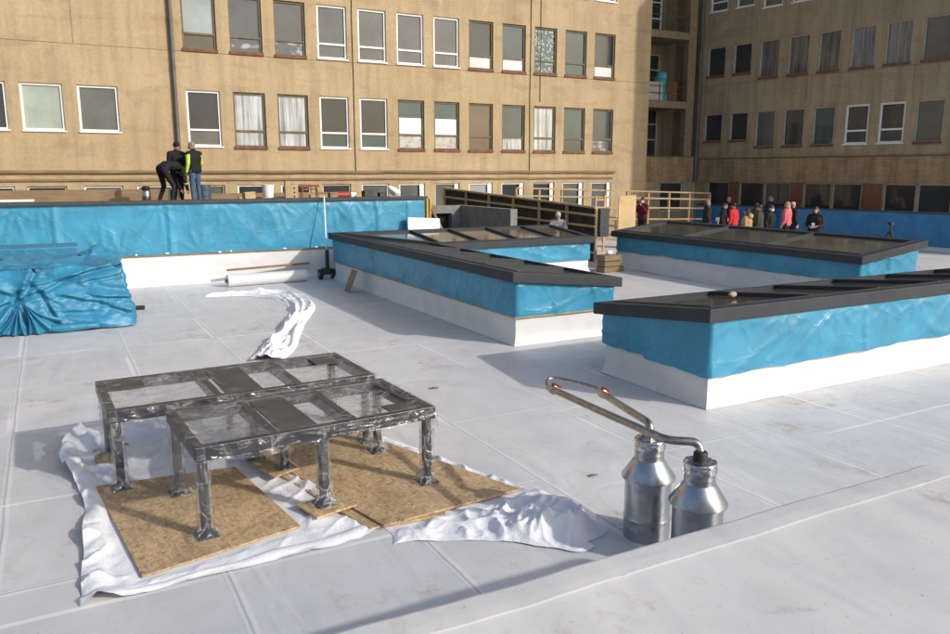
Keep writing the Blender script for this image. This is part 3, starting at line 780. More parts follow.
# ---- main building
mbld = thing('office_building', 'long sunlit tan stucco building with rows of white and brown windows behind the roof', 'building', (0, 28, 0))
pitch = lambda k: (4.30 + 1.513 * k, 4.30 + 1.513 * k + 1.09)
Aw = [('brown', 'blind', 'brown', 'clay'), ('brown', 'grey', 'clutter', 'clay'), ('brown', 'grey', 'clutter', 'clay'), ('white', 'grey', 'grey', 'white'),
      ('white', 'greyblind', 'grey', 'white'), ('white', 'grey', 'greyblind', 'white'), ('white', 'grey', 'grey', 'white'), ('brown', 'dark', 'white', 'clay'),
      ('brown', 'slate', 'white', 'clay'), ('brown', 'lace', 'lace', 'clay'), ('brown', 'slate', 'teal', 'clay'), ('brown', 'dark', 'white', 'clay')]
Bw = [('white', 'dark', 'greyblind', 'white'), ('brown', 'curtain', 'curtain', 'clay'), ('brown', 'curtain', 'curtain', 'clay'), ('white', 'dark', 'teal', 'white'),
      ('white', 'dark', 'teal', 'white'), ('brown', 'teal', 'drawing', 'clay'), ('brown', 'teal', 'drawing', 'clay'), ('brown', 'brown', 'brown', 'clay'),
      ('brown', 'slate', 'curtain', 'clay'), ('brown', 'curtain', 'curtain', 'clay'), ('brown', 'teal', 'slate', 'clay'), ('brown', 'slate', 'clutter', 'clay')]
base = [(-1.54, -0.96 + .1), (-0.54, 0.56), (1.04, 2.18), (2.6, 3.7)] + [pitch(k) for k in range(12)]
small = [(-3.34, -2.2), (-1.98, -0.84), (-0.48, 0.68), (1.08, 2.24)]
rows = [(1.15, 2.46, base), (3.74, 5.57, [(a, b, 4.15) for a, b in small] + [pitch(k) for k in range(12)]), (6.86, 8.68, [pitch(k) for k in range(12)]),
        (9.98, 11.8, [pitch(k) for k in range(12)]), (13.1, 14.9, [pitch(k) for k in range(12)])]
mb = facade(-24, 24, -10.5, 16.5, rows, None, 'wall', mbld)
mb.quad((24, 0, -10.5), (24, 14, -10.5), (24, 14, 16.5), (24, 0, 16.5)); mb.quad((-24, 14, -10.5), (-24, 0, -10.5), (-24, 0, 16.5), (-24, 14, 16.5))
mb.quad((-24, 14, -10.5), (-24, 14, 16.5), (24, 14, 16.5), (24, 14, -10.5)); mb.quad((-24, 0, 16.5), (24, 0, 16.5), (24, 14, 16.5), (-24, 14, 16.5))
mb.build('wall', M['stucco'], mbld)
for k in range(12):
    a, b = pitch(k)
    f, u, l, s = Aw[k]
    dz = 0.42 if u == 'teal' else 0.30
    window(mbld, a, b, 6.86, 8.68, f, u, l, 0.28, s)
    f, u, l, s = Bw[k]
    w = window(mbld, a, b, 3.74, 5.57, f, u, l, 0.30, s)
    if k in (5, 6):
        MB().box(a + .09, 0.10, 4.33, b - .09, 0.105, 4.92).build('paper', M['white'], w)
    window(mbld, a, b, 9.98, 11.8, 'white' if k > 8 else 'brown', 'grey', 'grey', 0.3, 'white' if k > 8 else 'clay')
    window(mbld, a, b, 13.1, 14.9, 'brown', 'grey', 'grey', 0.3, 'clay')
for i, (a, b) in enumerate(small):
    window(mbld, a, b, 4.15, 5.57, 'white', ['dark', 'dark', 'greenblind', 'greyblind'][i], None, 0, 'white')
for i, (a, b) in enumerate(base):
    w = window(mbld, a, b, 1.15, 2.46, 'white' if i % 3 != 1 else 'grey', ['dark', 'greyblind', 'greyblind', 'dark'][(i * 7 + i // 3) % 4] if i != 11 else 'blind', None, 0, None, 0.13, 0.06)
    if i > 8: MB().box(b - 0.22, 0.03, 1.16, b - 0.07, 0.055, 2.44).build('casement', M['white'], w)
# cornice: two weathered bands
def corn(z0, z1, out, x0, x1):
    m_ = MB()
    def f(u, v):
        x = x0 + (x1 - x0) * u
        pts = [(0, z0), (-out, z0 + 0.01), (-out, z1 - 0.015), (-out + 0.02, z1), (0.0, z1 + 0.03)]
        y, z = pts[int(round(v * 4))]
        return (x, y - 0.012 * (nz(x * 1.3, z0) if y < 0 else 0), z + 0.015 * nz(x * 0.9, z1, 4))
    m_.grid(f, 160, 4); m_.build('cornice', M['cornice'], mbld)
corn(2.85, 2.92, 0.10, -23.9, 22.2); corn(2.60, 2.655, 0.055, -23.9, 22.1)
j = MB(); j.box(-23.9, -0.004, 6.775, 3.9, 0.05, 6.79); j.box(4.0, -0.004, 6.775, 23.95, 0.05, 6.79); j.box(1.085, -0.004, 6.8, 1.10, 0.05, 16.4)
j.build('expansion_joint', M['joint'], mbld)
dp = MB(); dp.tube([(3.96, -0.09, 2.1), (3.96, -0.09, 16.4)], 0.065, 12)
for z in (3.2, 4.7, 6.2, 7.7, 9.2): dp.tube([(3.96, -0.09, z), (3.96, -0.09, z + 0.06)], 0.08, 12)
dp.build('downpipe', M['zinc'], mbld, smooth=False, autosmooth=40)
for x, za, zb_ in ((10.13, 2.95, 16), (17.72, 2.95, 16), (18.2, 5.75, 16)):
    MB().tube([(x + 0.03 * nz(z * 0.7, x), -0.02, z) for z in [za + (zb_ - za) * t / 20 for t in range(21)]], 0.012, 6).build('cable', M['dark'], mbld)

# ---- stair tower bay with balconies
st = thing('stair_tower', 'shaded recessed stair bay with stacked balconies between the two buildings', 'building', (24, 29.3, 0))
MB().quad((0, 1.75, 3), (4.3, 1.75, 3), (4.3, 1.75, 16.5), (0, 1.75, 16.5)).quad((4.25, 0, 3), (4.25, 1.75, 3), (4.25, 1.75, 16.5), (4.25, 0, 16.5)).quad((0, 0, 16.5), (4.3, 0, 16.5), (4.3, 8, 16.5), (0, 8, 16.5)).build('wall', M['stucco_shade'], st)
MB().box(3.42, -0.02, 3.62, 3.9, 0.3, 16.5).build('pillar', M['balc'], st)
for z in (6.2, 9.35, 12.5):
    MB().box(0.02, -0.1, z - 0.32, 3.42, 1.74, z).build('balcony', M['balc'], st)
bm_ = MB(); bm_.box(0.02, -0.03, 2.43, 4.2, 0.2, 3.60); bm_.build('tile_band', M['brickband'], st)
MB().box(0.02, -0.06, 3.6, 4.25, 0.25, 3.66).build('ledge', M['joint'], st)
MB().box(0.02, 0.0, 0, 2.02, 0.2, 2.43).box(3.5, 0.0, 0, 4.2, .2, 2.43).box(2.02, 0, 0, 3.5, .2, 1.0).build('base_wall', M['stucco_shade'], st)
window(st, 2.02, 3.5, 1.0, 2.43, 'grey', 'wdark', None, 0, None)
for z in (3.6, 6.2, 9.35, 12.5):
    dw = MB(); fr = M['white'] if z > 9 else M['greyframe']
    for x in (0.9, 1.65, 2.35, 3.1): dw.box(x - 0.035, 1.66, z, x + 0.035, 1.74, z + 2.35)
    for zz in (0.02, 0.85, 1.6, 2.3): dw.box(0.93, 1.665, z + zz, 3.08, 1.735, z + zz + 0.06)
    d = dw.build('balcony_door', fr, st)
    MB().quad((0.93, 1.72, z), (3.08, 1.72, z), (3.08, 1.72, z + 2.3), (0.93, 1.72, z + 2.3)).build('pane', PANES['wdark'], d)
    if z > 4:
        rl = MB()
        for zz in (0.35, 0.68, 1.0): rl.tube([(0.03, -0.06, z + zz), (3.41, -0.06, z + zz)], 0.018, 6)
        for x in (0.05, 0.9, 1.7, 2.5, 3.38): rl.tube([(x, -0.06, z), (x, -0.06, z + 1.0)], 0.016, 6)
        rl.build('railing', M['rail'], st)
MB().box(0.25, -0.03, 6.22, 1.9, -0.01, 7.05).build('railing_panel', M['greyframe'], st)
tag(MB().box(26.35 + .1, 29.6, 6.2, 27.0 + .1, 29.66, 7.15).build('board', M['panelbrown']), 'brown board standing on the middle balcony beside the turquoise cloth', 'board')
MB().tube([(4.12, -0.12, 2.4), (4.12, -0.12, 16.4)], 0.07, 10).build('downpipe', M['zinc'], st)
tc = MB()
def tcf(u, v):
    a = u * 2 * PI; z = 7.55 - v * 1.33; r = 0.16 + 0.2 * v ** 0.5 + 0.05 * math.sin(a * 5 + v * 4) * v
    return (26.05 + math.cos(a) * r * 1.2 + 0.22 * (1 - v) ** 2, 29.75 + math.sin(a) * r, z)
tc.grid(tcf, 40, 16); tag(tc.build('cloth', M['turq'], smooth=True), 'turquoise protective cloth draped in a heap on the middle balcony', 'cloth')

# ---- wing
wing_rot = math.atan2(-math.cos(R(9)), math.sin(R(9)))
wg = thing('wing_building', 'shaded brown stucco wing at right with a tiled band and dark windows', 'building', (28.4, 28.5, 0), wing_rot)
wp = [(-0.43, 0.54), (1.0, 1.93), (2.36, 3.32), (3.76, 4.72), (5.15, 6.1), (6.55, 7.54), (7.94, 8.95), (9.35, 10.37)]
WL = 11.5
rib = [(-0.08, 1.12), (1.72, 2.98), (3.03, 4.27), (4.95, 6.19), (6.25, 7.49), (8.4, 9.64), (9.7, 10.94)]
rw = [(1.0, 2.43, rib), (4.03, 5.62, [(a, b, 4.34 if i < 2 else None) for i, (a, b) in enumerate(wp)]), (7.07, 8.69, [(a, b, 7.36 if i < 2 else None) for i, (a, b) in enumerate(wp)]),
      (10.07, 11.7, [(a, b, 10.28 if i < 2 else None) for i, (a, b) in enumerate(wp)]), (13.1, 14.7, [(a, b) for a, b in wp])]
mb = facade(-0.85, WL, -10.5, 16.5, rw, None, 'wall', wg, 0.16)
mb.quad((-0.85, 12, 16.5), (-0.85, 0, 16.5), (WL, 0, 16.5), (WL, 12, 16.5)); mb.quad((WL, 0, -10.5), (WL, 12, -10.5), (WL, 12, 16.5), (WL, 0, 16.5))
mb.quad((-0.85, 12, -10.5), (-0.85, 0, -10.5), (-0.85, 0, 16.5), (-0.85, 12, 16.5)); mb.quad((-0.85, 12, -10.5), (-0.85, 12, 16.5), (WL, 12, 16.5), (WL, 12, -10.5))
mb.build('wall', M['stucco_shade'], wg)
ups = ['wdark', 'wdark', 'wlace', 'wlace', 'wlace', 'wcurtain', 'wcurtain', 'wgrey', 'wdark', 'wlace', 'wdark', 'wdark', 'wdark']
los = ['wdark', 'wdark', 'wgrey', 'wdark', 'teal', 'wdark', 'wdark', 'wgrey', 'wdark', 'wdark', 'wdark', 'wdark', 'wdark']
for i, (a, b) in enumerate(wp):
    window(wg, a, b, 7.36 if i < 2 else 7.07, 8.69, 'grey', ups[i], ups[i], 0, 'clay', fw=0.05)
    wh = i in (5, 6)
    window(wg, a, b, 4.34 if i < 2 else 4.03, 5.62, 'white' if wh else 'grey', los[i], los[i], 0.34 if wh else 0, 'white' if wh else 'clay', fw=0.08 if wh else 0.05)
    window(wg, a, b, 10.28 if i < 2 else 10.07, 11.7, 'white', 'wgrey', 'wgrey', 0.3, 'white', fw=0.07)
    window(wg, a, b, 13.1, 14.7, 'grey', 'wdark', 'wdark', 0, 'clay', fw=0.05)
for a, b in rib: window(wg, a, b, 1.0, 2.43, 'grey', 'wdark', None, 0, None, fw=0.045)
for a, b in ((1.16, 1.68), (4.31, 4.91), (7.53, 8.36), (10.98, 11.4)): MB().box(a, -0.012, 1.0, b, 0.05, 2.42).build('panel', M['panelbrown'], wg)
MB().box(-0.6, -0.05, 2.44, WL, 0.05, 3.5).build('tile_band', M['brickband'], wg)
MB().box(-0.6, -0.075, 3.5, WL, 0.05, 3.55).build('ledge', M['joint'], wg)
j = MB(); j.box(-0.8, -0.004, 6.95, WL, 0.05, 6.965)
for x in (0.8, 4.95, 9.15): j.box(x, -0.003, 5.75, x + 0.012, 0.05, 6.94)
j.build('expansion_joint', M['joint'], wg)

# ------------------------------------------------------------------ blue sheeting
def sheet_path(path, z0, z1, amp=0.05, seed=0, du=0.05, nv=18, wav=0.03, closed=False, tuck=0.0):
    """wrinkled plastic sheet hung along a plan path; outward = right-hand side of travel"""
    P = [Vector(p) for p in path]
    segs = [(P[i], P[i + 1]) for i in range(len(P) - 1)]
    L = sum((b - a).length for a, b in segs); nu = max(4, int(L / du))
    cum = []; t = 0
    for a, b in segs: cum.append(t); t += (b - a).length
    def at(s):
        i = len(segs) - 1
        for k in range(len(segs)):
            if s <= cum[k] + (segs[k][1] - segs[k][0]).length + 1e-6: i = k; break
        a, b = segs[i]; d = (b - a).normalized()
        return a + d * (s - cum[i]), Vector((d.y, -d.x)), i
    anch = []; x = 0.0
    rnd = random.Random(seed)
    while x < L: anch.append((x, rnd.choice((0.95, 1.0, 1.0, 0.0)), rnd.uniform(0.4, 1.0))); x += rnd.uniform(0.35, 1.1)
    seams = [rnd.uniform(0, L) for _ in range(max(1, int(L / 2.6)))]
    def f(u, v):
        s = u * L; p, n, i = at(s)
        za = z0(p.x, p.y) if callable(z0) else z0; zb = z1(p.x, p.y) if callable(z1) else z1
        za += wav * nz(s * 1.3, seed, 1) + wav * 0.6 * nz(s * 4.1, seed, 5)
        z = za + (zb - za) * v
        d = 0.55 * nz(s * 0.8, v * 0.7, seed + 7) + 0.55 * ridge(s * 0.42 + v * 0.5, v * 0.5 + seed) ** 4 + 0.35 * ridge(s * 0.9 - v * 0.8, v * 0.6, seed + 3) ** 6 + 0.12 * nz(s * 2.6, v * 2.0, seed + 2)
        for ax, av, am in anch:
            r = math.hypot((s - ax), (v - av) * 0.9)
            if r < 0.75:
                th = math.atan2((s - ax), (v - av))
                d += am * 0.55 * (max(0, math.cos(th * 9 + ax * 7)) ** 2) * math.exp(-((r - 0.22) / 0.24) ** 2)
        for sx in seams:
            q = abs(s - sx + 0.05 * (v - .5))
            qq = s - sx + 0.05 * (v - .5)
            if 0 < qq < 0.16: d += 0.8 * (1 - qq / 0.16)
        edge = min(1, (1 - v) * 7 + 0.12) * (0.6 + 0.4 * min(1, v * 6))
        pp = p + n * (0.012 + amp * max(-0.1, d) * edge)
        return (pp.x, pp.y, z)
    return MB().grid(f, nu, nv)

# parapet wall wrapped in blue plastic
pw = thing('parapet_wall', 'long low wall wrapped in blue plastic sheeting with dark coping at left', 'wall', (0, 21.4, 0))
MB().box(-16, 21.46, 0.02, 9.9, 21.74, 2.12).build('core', M['concrete'], pw, world=True)
cp = MB()
cp.grid(lambda u, v: (-16 + 25.95 * u, 21.33 + 0.5 * v, 2.185 + 0.012 * nz(u * 40, v * 3)), 130, 4)
cp.grid(lambda u, v: (-16 + 25.95 * u, 21.33 - 0.004 * nz(u * 50), 2.115 + 0.07 * v + 0.012 * nz(u * 40, 0) * v), 130, 2)
cp.build('coping', M['bitumen'], pw, world=True, smooth=False)
sheet_path([(-16, 21.44), (9.88, 21.44)], 0.80, 2.13, 0.06, 3, 0.05, 26).build('sheeting', M['tarp'], pw, world=True, smooth=True)
uw = MB()
uw.grid(lambda u, v: (-16 + 25.9 * u, 21.43 - 0.09 * max(0, 1 - v * 4) ** 2 - 0.015 * abs(nz(u * 30, v * 2)), 0.004 + 0.79 * v), 200, 14)
uw.build('upstand', M['upstand'], pw, world=True, smooth=True)
st_ = MB()
x = -16
while x < 9.6:
    L = random.uniform(2.2, 3.4); st_.box(x, 21.385, 0.775, min(9.85, x + L) - 0.02, 21.41, 0.81); x += L
st_.build('batten', M['oldwood'], pw, world=True)
tf = MB()
for i in range(17): 
    x = -6 + i * 0.95 + random.uniform(-.4, .4); tf.ell((x, 21.385, 0.825 + random.uniform(-.02, .02)), (random.uniform(.03, .07), 0.02, random.uniform(.015, .03)), 8, 5)
tf.build('sheeting_tuft', M['white'], pw, world=True, smooth=True)

# far blue wall in front of the wing
fd = Vector((math.sin(R(9)), -math.cos(R(9)))); f0 = Vector((27.1, 27.9))
fw_ = thing('parapet_wall', 'shaded blue sheeted low wall under the ribbon windows at far right', 'wall', (f0.x, f0.y, 0), wing_rot)
MB().box(0, 0.03, 0.01, 14, 0.25, 1.36).build('core', M['concrete'], fw_)
MB().box(0, -0.03, 1.361, 14, 0.3, 1.42).build('coping', M['bitumen'], fw_, bevel=0.01)
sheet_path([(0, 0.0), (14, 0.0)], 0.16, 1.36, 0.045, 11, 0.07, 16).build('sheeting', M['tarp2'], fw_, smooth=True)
MB().grid(lambda u, v: (14 * u, 0.0 - 0.08 * (1 - v) ** 2 , 0.004 + 0.16 * v), 60, 4).build('upstand', M['upstand'], fw_, smooth=True)

# ------------------------------------------------------------------ skylights
def inset_corner(poly, d):
    n = len(poly); out = []
    for i in range(n):
        p0 = Vector(poly[i - 1]); p1 = Vector(poly[i]); p2 = Vector(poly[(i + 1) % n])
        d1 = (p1 - p0).normalized(); d2 = (p2 - p1).normalized()
        n1 = Vector((-d1.y, d1.x)); n2 = Vector((-d2.y, d2.x))
        da = d[i - 1] if isinstance(d, (list, tuple)) else d; db = d[i] if isinstance(d, (list, tuple)) else d
        # solve p1 + offset lying on both offset lines
        A = Matrix(((n1.x, n1.y), (n2.x, n2.y)))
        off = A.inverted() @ Vector((da, db)) if abs(A.determinant()) > 1e-6 else n1 * da
        out.append(tuple(p1 + off))
    return out

def curb(parent, path_ccw, ztop, closed=True):
    """white membrane curb with a welded fillet"""
    inner = path_ccw
    m_ = MB(); n = len(inner); out = inset_corner(inner, -0.06)
    for i in range(n):
        a, b = Vector(inner[i]), Vector(inner[(i + 1) % n]); ao, bo = Vector(out[i]), Vector(out[(i + 1) % n])
        L = (b - a).length; nu = max(3, int(L / 0.12))
        dd = (b - a).normalized(); nn = Vector((dd.y, -dd.x))
        def f(u, v, a=a, b=b, ao=ao, bo=bo, nn=nn, L=L):
            p = a.lerp(b, u); po = ao.lerp(bo, u)
            k = max(0, 1 - v * 5) ** 2
            w = 0.012 * nz(u * L * 1.4, v * 2, i) * min(1, 8 * u, 8 * (1 - u))
            q = p.lerp(po, k) + nn * w
            zt = ztop(p.x, p.y) if callable(ztop) else ztop
            return (q.x, q.y, 0.004 + (zt - 0.004) * v)
        m_.grid(f, nu, 12)
    return m_.build('curb', M['upstand'], parent, world=True, smooth=False, weld=True, autosmooth=50)

def cap_arm(parent, poly, zf, wid, fascia=0.17, bars=(), mitre=None, bar_axis='x', flash=0.0):
    """frame strips round a CCW polygon, glass inside, raised glazing bars; mitre = index of the edge without a frame"""
    ds = [0.012 if i == mitre else wid for i in range(len(poly))]
    inn = inset_corner(poly, ds); n = len(poly)
    fm = MB()
    for i in range(n):
        if i == mitre: continue
        q = [poly[i], poly[(i + 1) % n], inn[(i + 1) % n], inn[i]]
        fm.hexa([q[0], q[1], q[2], q[3]], zf, lambda x, y: zf(x, y) - fascia)
    f = fm.build('cap_frame', M['anth'], parent, world=True, bevel=0.012)
    gl = MB(); gl.poly([(x, y, zf(x, y) - 0.035) for x, y in inn]).build('glass', M['glassroof'], parent, world=True)
    for b in bars:
        p, q, w = b
        bb = MB(); d = (Vector(q) - Vector(p)).normalized(); nn = Vector((-d.y, d.x)) * w / 2
        quad = [tuple(Vector(p) - nn), tuple(Vector(q) - nn), tuple(Vector(q) + nn), tuple(Vector(p) + nn)]
        bb.hexa(quad, lambda x, y: zf(x, y) + 0.022, lambda x, y: zf(x, y) - 0.06)
        bb.build('glazing_bar', M['anth'], parent, world=True, bevel=0.006)
    # raised inner bead
    ds2 = [0.05 if i == mitre else wid - 0.05 for i in range(n)]
    inA = inset_corner(poly, ds2)
    bd = MB()
    for i in range(n):
        if i == mitre: continue
        bd.hexa([inA[i], inA[(i + 1) % n], inn[(i + 1) % n], inn[i]], lambda x, y: zf(x, y) + 0.014, lambda x, y: zf(x, y) - 0.01)
    bd.build('bead', M['anth'], parent, world=True)

# skylight at right front
s3 = thing('skylight', 'nearest long skylight at right with blue sheeted curb and dark sloping glazed cap', 'skylight', (6.95, 6.84, 0))
z3 = lambda x, y: 1.275 - 0.108 * (y - 6.78)
P3 = [(7.0, 6.86), (19, 6.86), (19, 8.9), (7.0, 8.9)]
curb(s3, P3, lambda x, y: z3(x, y) - 0.2)
sheet_path([(19, 8.93), (6.97, 8.93), (6.97, 6.83), (19, 6.83)], lambda x, y: (0.40 if y < 8 else 0.44) + 0.05 * (x - 7) * (0.28 if y < 8 else 0), lambda x, y: z3(x, y) - 0.15, 0.055, 21, 0.045, 20, 0.03).build('sheeting', M['tarp'], s3, world=True, smooth=True)
P3c = [(6.87, 6.76), (19.1, 6.76), (19.1, 9.06), (6.87, 9.06)]
cap_arm(s3, P3c, z3, 0.26, 0.17, [((x, 7.0), (x, 8.84), 0.085) for x in (8.95, 10.4, 11.85, 13.3, 14.75, 16.2, 17.6)])
rg = MB(); rg.ell((8.5, 7.95, z3(8.5, 7.95) + 0.03), (0.075, 0.05, 0.035), 14, 8); rg.v = [(x + .02 * nz(x * 20, y * 20, z * 20), y, z + .02 * nz(x * 15, y * 18, 3)) for x, y, z in rg.v]
tag(rg.build('rag', M['tanrag'], smooth=True), 'small crumpled tan rag lying on the nearest skylight', 'rag')

# L-shaped skylight in the middle
s1 = thing('skylight', 'L-shaped skylight in the middle with two glazed arms over blue sheeted curbs', 'skylight', (6.75, 11.04, 0))
z1f = lambda x, y: 1.275 - 0.10 * min(max(0, x - 6.6), max(0, 20.65 - y))
armA = [(6.62, 10.92), (8.92, 10.92), (8.92, 18.35), (6.62, 20.65)]
armB = [(6.62, 20.65), (8.92, 18.35), (13.95, 18.35), (13.95, 20.65)]
curb(s1, [(6.76, 11.04), (8.76, 11.04), (8.76, 18.5), (13.8, 18.5), (13.8, 20.5), (6.76, 20.5)], lambda x, y: z1f(x, y) - 0.2)
sheet_path([(6.74, 20.53), (6.74, 11.01), (8.79, 11.01), (8.79, 18.47), (13.83, 18.47), (13.83, 20.53), (6.74, 20.53)], lambda x, y: 0.50 - (0.12 if x > 8.8 else 0), lambda x, y: z1f(x, y) - 0.15, 0.04, 33, 0.05, 16, 0.012).build('sheeting', M['tarp'], s1, world=True, smooth=True)
bt = MB()
bt.box(6.715, 10.985, 0.475, 6.74, 20.5, 0.5); bt.box(6.74, 10.985, 0.475, 8.8, 11.01, 0.5)
bt.build('batten', M['strip'], s1, world=True)
cap_arm(s1, armA, z1f, 0.24, 0.17, [((6.9, y), (8.66, y), 0.08) for y in (12.4, 13.85, 15.3, 16.75)] , mitre=2)
cap_arm(s1, armB, z1f, 0.24, 0.17, [((x, 18.62), (x, 20.42), 0.08) for x in (9.0, 10.2, 11.45, 12.7)] , mitre=0)
MB().hexa([(6.8, 20.4), (8.86, 18.34), (8.95, 18.43), (6.89, 20.49)], lambda x, y: z1f(x, y) + 0.03, lambda x, y: z1f(x, y) - 0.1).build('valley_bar', M['anth'], s1, world=True)

# skylight at the back right
s2 = thing('skylight', 'back skylight near the standing people with dark cap and shaded blue side', 'skylight', (15.7, 11.0, 0))
z2 = lambda x, y: 1.065 + 0.115 * (x - 15.6)
curb(s2, [(15.76, 11.12), (17.76, 11.12), (17.76, 19.6), (15.76, 19.6)], lambda x, y: z2(x, y) - 0.2)
sheet_path([(17.79, 19.63), (15.73, 19.63), (15.73, 11.09), (17.79, 11.09), (17.79, 19.63)], lambda x, y: 0.46 + 0.1 * (x > 16), lambda x, y: z2(x, y) - 0.15, 0.045, 44, 0.06, 16, 0.03).build('sheeting', M['tarp'], s2, world=True, smooth=True)
cap_arm(s2, [(15.6, 10.96), (17.95, 10.96), (17.95, 19.76), (15.6, 19.76)], z2, 0.26, 0.17, [((15.84, y), (17.7, y), 0.05) for y in (13.9, 16.85)])
fz = MB()
fz.grid(lambda u, v: (15.74 - 0.55 * v * (0.5 + 0.5 * math.sin(PI * u)) + 0.04 * nz(u * 9, v), 11.3 + 8.3 * u, 0.44 * (1 - v) ** 1.7 + 0.005 + 0.02 * nz(u * 6, v * 3)), 90, 12)
fz.build('membrane_fillet', M['upstand'], s2, world=True, smooth=True)

# ------------------------------------------------------------------ wrapped bundle at left
bd = thing('tarp_bundle', 'big blue plastic wrapped bundle gathered with knots on the roof at left', 'bundle', (-1, 17.2, 0))
bm = bmesh.new(); bmesh.ops.create_grid(bm, x_segments=1, y_segments=1, size=1); bm.free()
tw = MB()
X0, X1, Y0, Y1, ZT = -5.5, 1.15, 16.25, 18.5, 1.18
TIE = [(-0.60, 0.68), (-3.0, 0.6)]
def fz_(ax_, az_, bx_, bz_, am=0.07, wd=0.05):
    return (-.97 + ax_ * .003157, .03 + (570 - az_) * .0036, -.97 + bx_ * .003157, .03 + (570 - bz_) * .0036, am, wd)
FOLDS = [fz_(120, 390, 190, 240, .11, .06), fz_(120, 390, 420, 290, .08, .05), fz_(210, 330, 650, 240, .09, .05), fz_(200, 205, 660, 235, .07, .05), fz_(-120, 230, 190, 215, .08, .06),
 fz_(300, 385, 560, 440, .06, .05), fz_(490, 400, 720, 425, .08, .045), fz_(550, 440, 710, 520, .07, .05), fz_(120, 390, 95, 580, .10, .05), fz_(125, 390, 190, 580, .12, .05),
 fz_(240, 380, 335, 570, .10, .05), fz_(-60, 300, 115, 395, .07, .05), fz_(-80, 440, 115, 400, .08, .05), fz_(190, 330, 310, 430, .07, .05), fz_(320, 470, 540, 480, .05, .06),
 fz_(120, 390, 40, 560, .08, .05), fz_(120, 390, -60, 560, .08, .06), fz_(430, 330, 640, 300, .05, .04), fz_(350, 150, 520, 120, .06, .06), fz_(-500, 300, -200, 420, .1, .06),
 fz_(-620, 200, -420, 520, .1, .06), fz_(-900, 250, -620, 420, .1, .07), fz_(-300, 180, 0, 170, .07, .06), fz_(-400, 520, -120, 440, .09, .06)]
def bund(u, v):
    """u around front->right->back path, v up over the top"""
    per = [(X0, Y0), (X1, Y0), (X1, Y1), (X0, Y1)]
    Ls = [X1 - X0, Y1 - Y0, X1 - X0]; T = sum(Ls); s = u * T
    if s < Ls[0]: p = Vector((X0 + s, Y0)); n = Vector((0, -1))
    elif s < Ls[0] + Ls[1]: p = Vector((X1, Y0 + s - Ls[0])); n = Vector((1, 0))
    else: p = Vector((X1 - (s - Ls[0] - Ls[1]), Y1)); n = Vector((0, 1))
    c1 = Vector((X1, Y0)); dc = (p - c1).length
    if dc < 0.25: n = (n + Vector((0.8, -0.8)) * (1 - dc / 0.25)).normalized()
    if v < 0.62:
        vv = v / 0.62; z = 0.03 + (ZT - 0.03) * vv; inw = 0; nz_ = Vector((n.x, n.y, 0))
    else:
        vv = (v - 0.62) / 0.38; inw = vv; z = ZT + 0.10 * vv; nz_ = Vector((n.x * 0.2, n.y * 0.2, 1))
    cx, cy = min(max(p.x, X0 + 1.0), X1 - 0.9), (Y0 + Y1) / 2
    q = p.lerp(Vector((p.x if False else cx, cy)), inw * 0.98)
    P_ = Vector((q.x, q.y, z))
    h = 0.04 * ridge(P_.x * 0.6 + P_.z * 0.9, P_.z * 1.4 + P_.y * 1.2, 1) ** 2 + 0.05 * nz(P_.x * 1.1, P_.z * 1.4 + P_.y * 1.4, 3)
    for sc, am in ((1.5, 0.10), (3.4, 0.045), (7.0, 0.018)):
        dv = noise.voronoi(Vector((P_.x * sc * 0.75 + 0.5 * nz(P_.z * 2, P_.x), P_.z * sc * 1.15, P_.y * sc * 0.9)))[0]
        h += am * (min(1.0, dv[1] - dv[0]) ** 0.8) - am * 0.25 * dv[0]
    if s < Ls[0] and v < 0.75:
        for (ax_, az_, bx_, bz_, am, wd) in FOLDS:
            ex, ez = bx_ - ax_, bz_ - az_; LL = ex * ex + ez * ez
            tt = ((P_.x - ax_) * ex + (P_.z - az_) * ez) / LL; tc_ = min(1, max(0, tt))
            dd_ = math.hypot(P_.x - ax_ - ex * tc_, P_.z - az_ - ez * tc_)
            if dd_ < wd * 5:
                sg = 1 if (P_.x - ax_) * ez - (P_.z - az_) * ex > 0 else -1
                fa_ = am * (0.4 + 0.6 * math.sin(PI * min(1, max(0.05, tc_ * 0.8 + 0.1))))
                h += fa_ * (math.exp(-dd_ / wd) - (0.9 * math.exp(-((dd_ - wd * 1.2) / (wd * 0.9)) ** 2) if sg > 0 else 0))
        for tx, tz in TIE:
            r = math.hypot(P_.x - tx, P_.z - tz); h += -0.13 * math.exp(-(r / 0.12) ** 2)
        h += 0.05 * math.exp(-((P_.z - 0.1) / 0.15) ** 2)
    sl = 0.26 * (1 - P_.z / ZT) if s < Ls[0] + 0.0 else 0.18 * (1 - min(1, P_.z / ZT))
    P_ += nz_ * (h + (sl if v < 0.62 else 0) - 0.05)
    P_.z = max(0.012, P_.z + 0.02 * nz(P_.x * 3, P_.y * 3))
    return P_
tw.grid(bund, 420, 100).build('sheeting', M['tarpb'], bd, world=True, smooth=True)
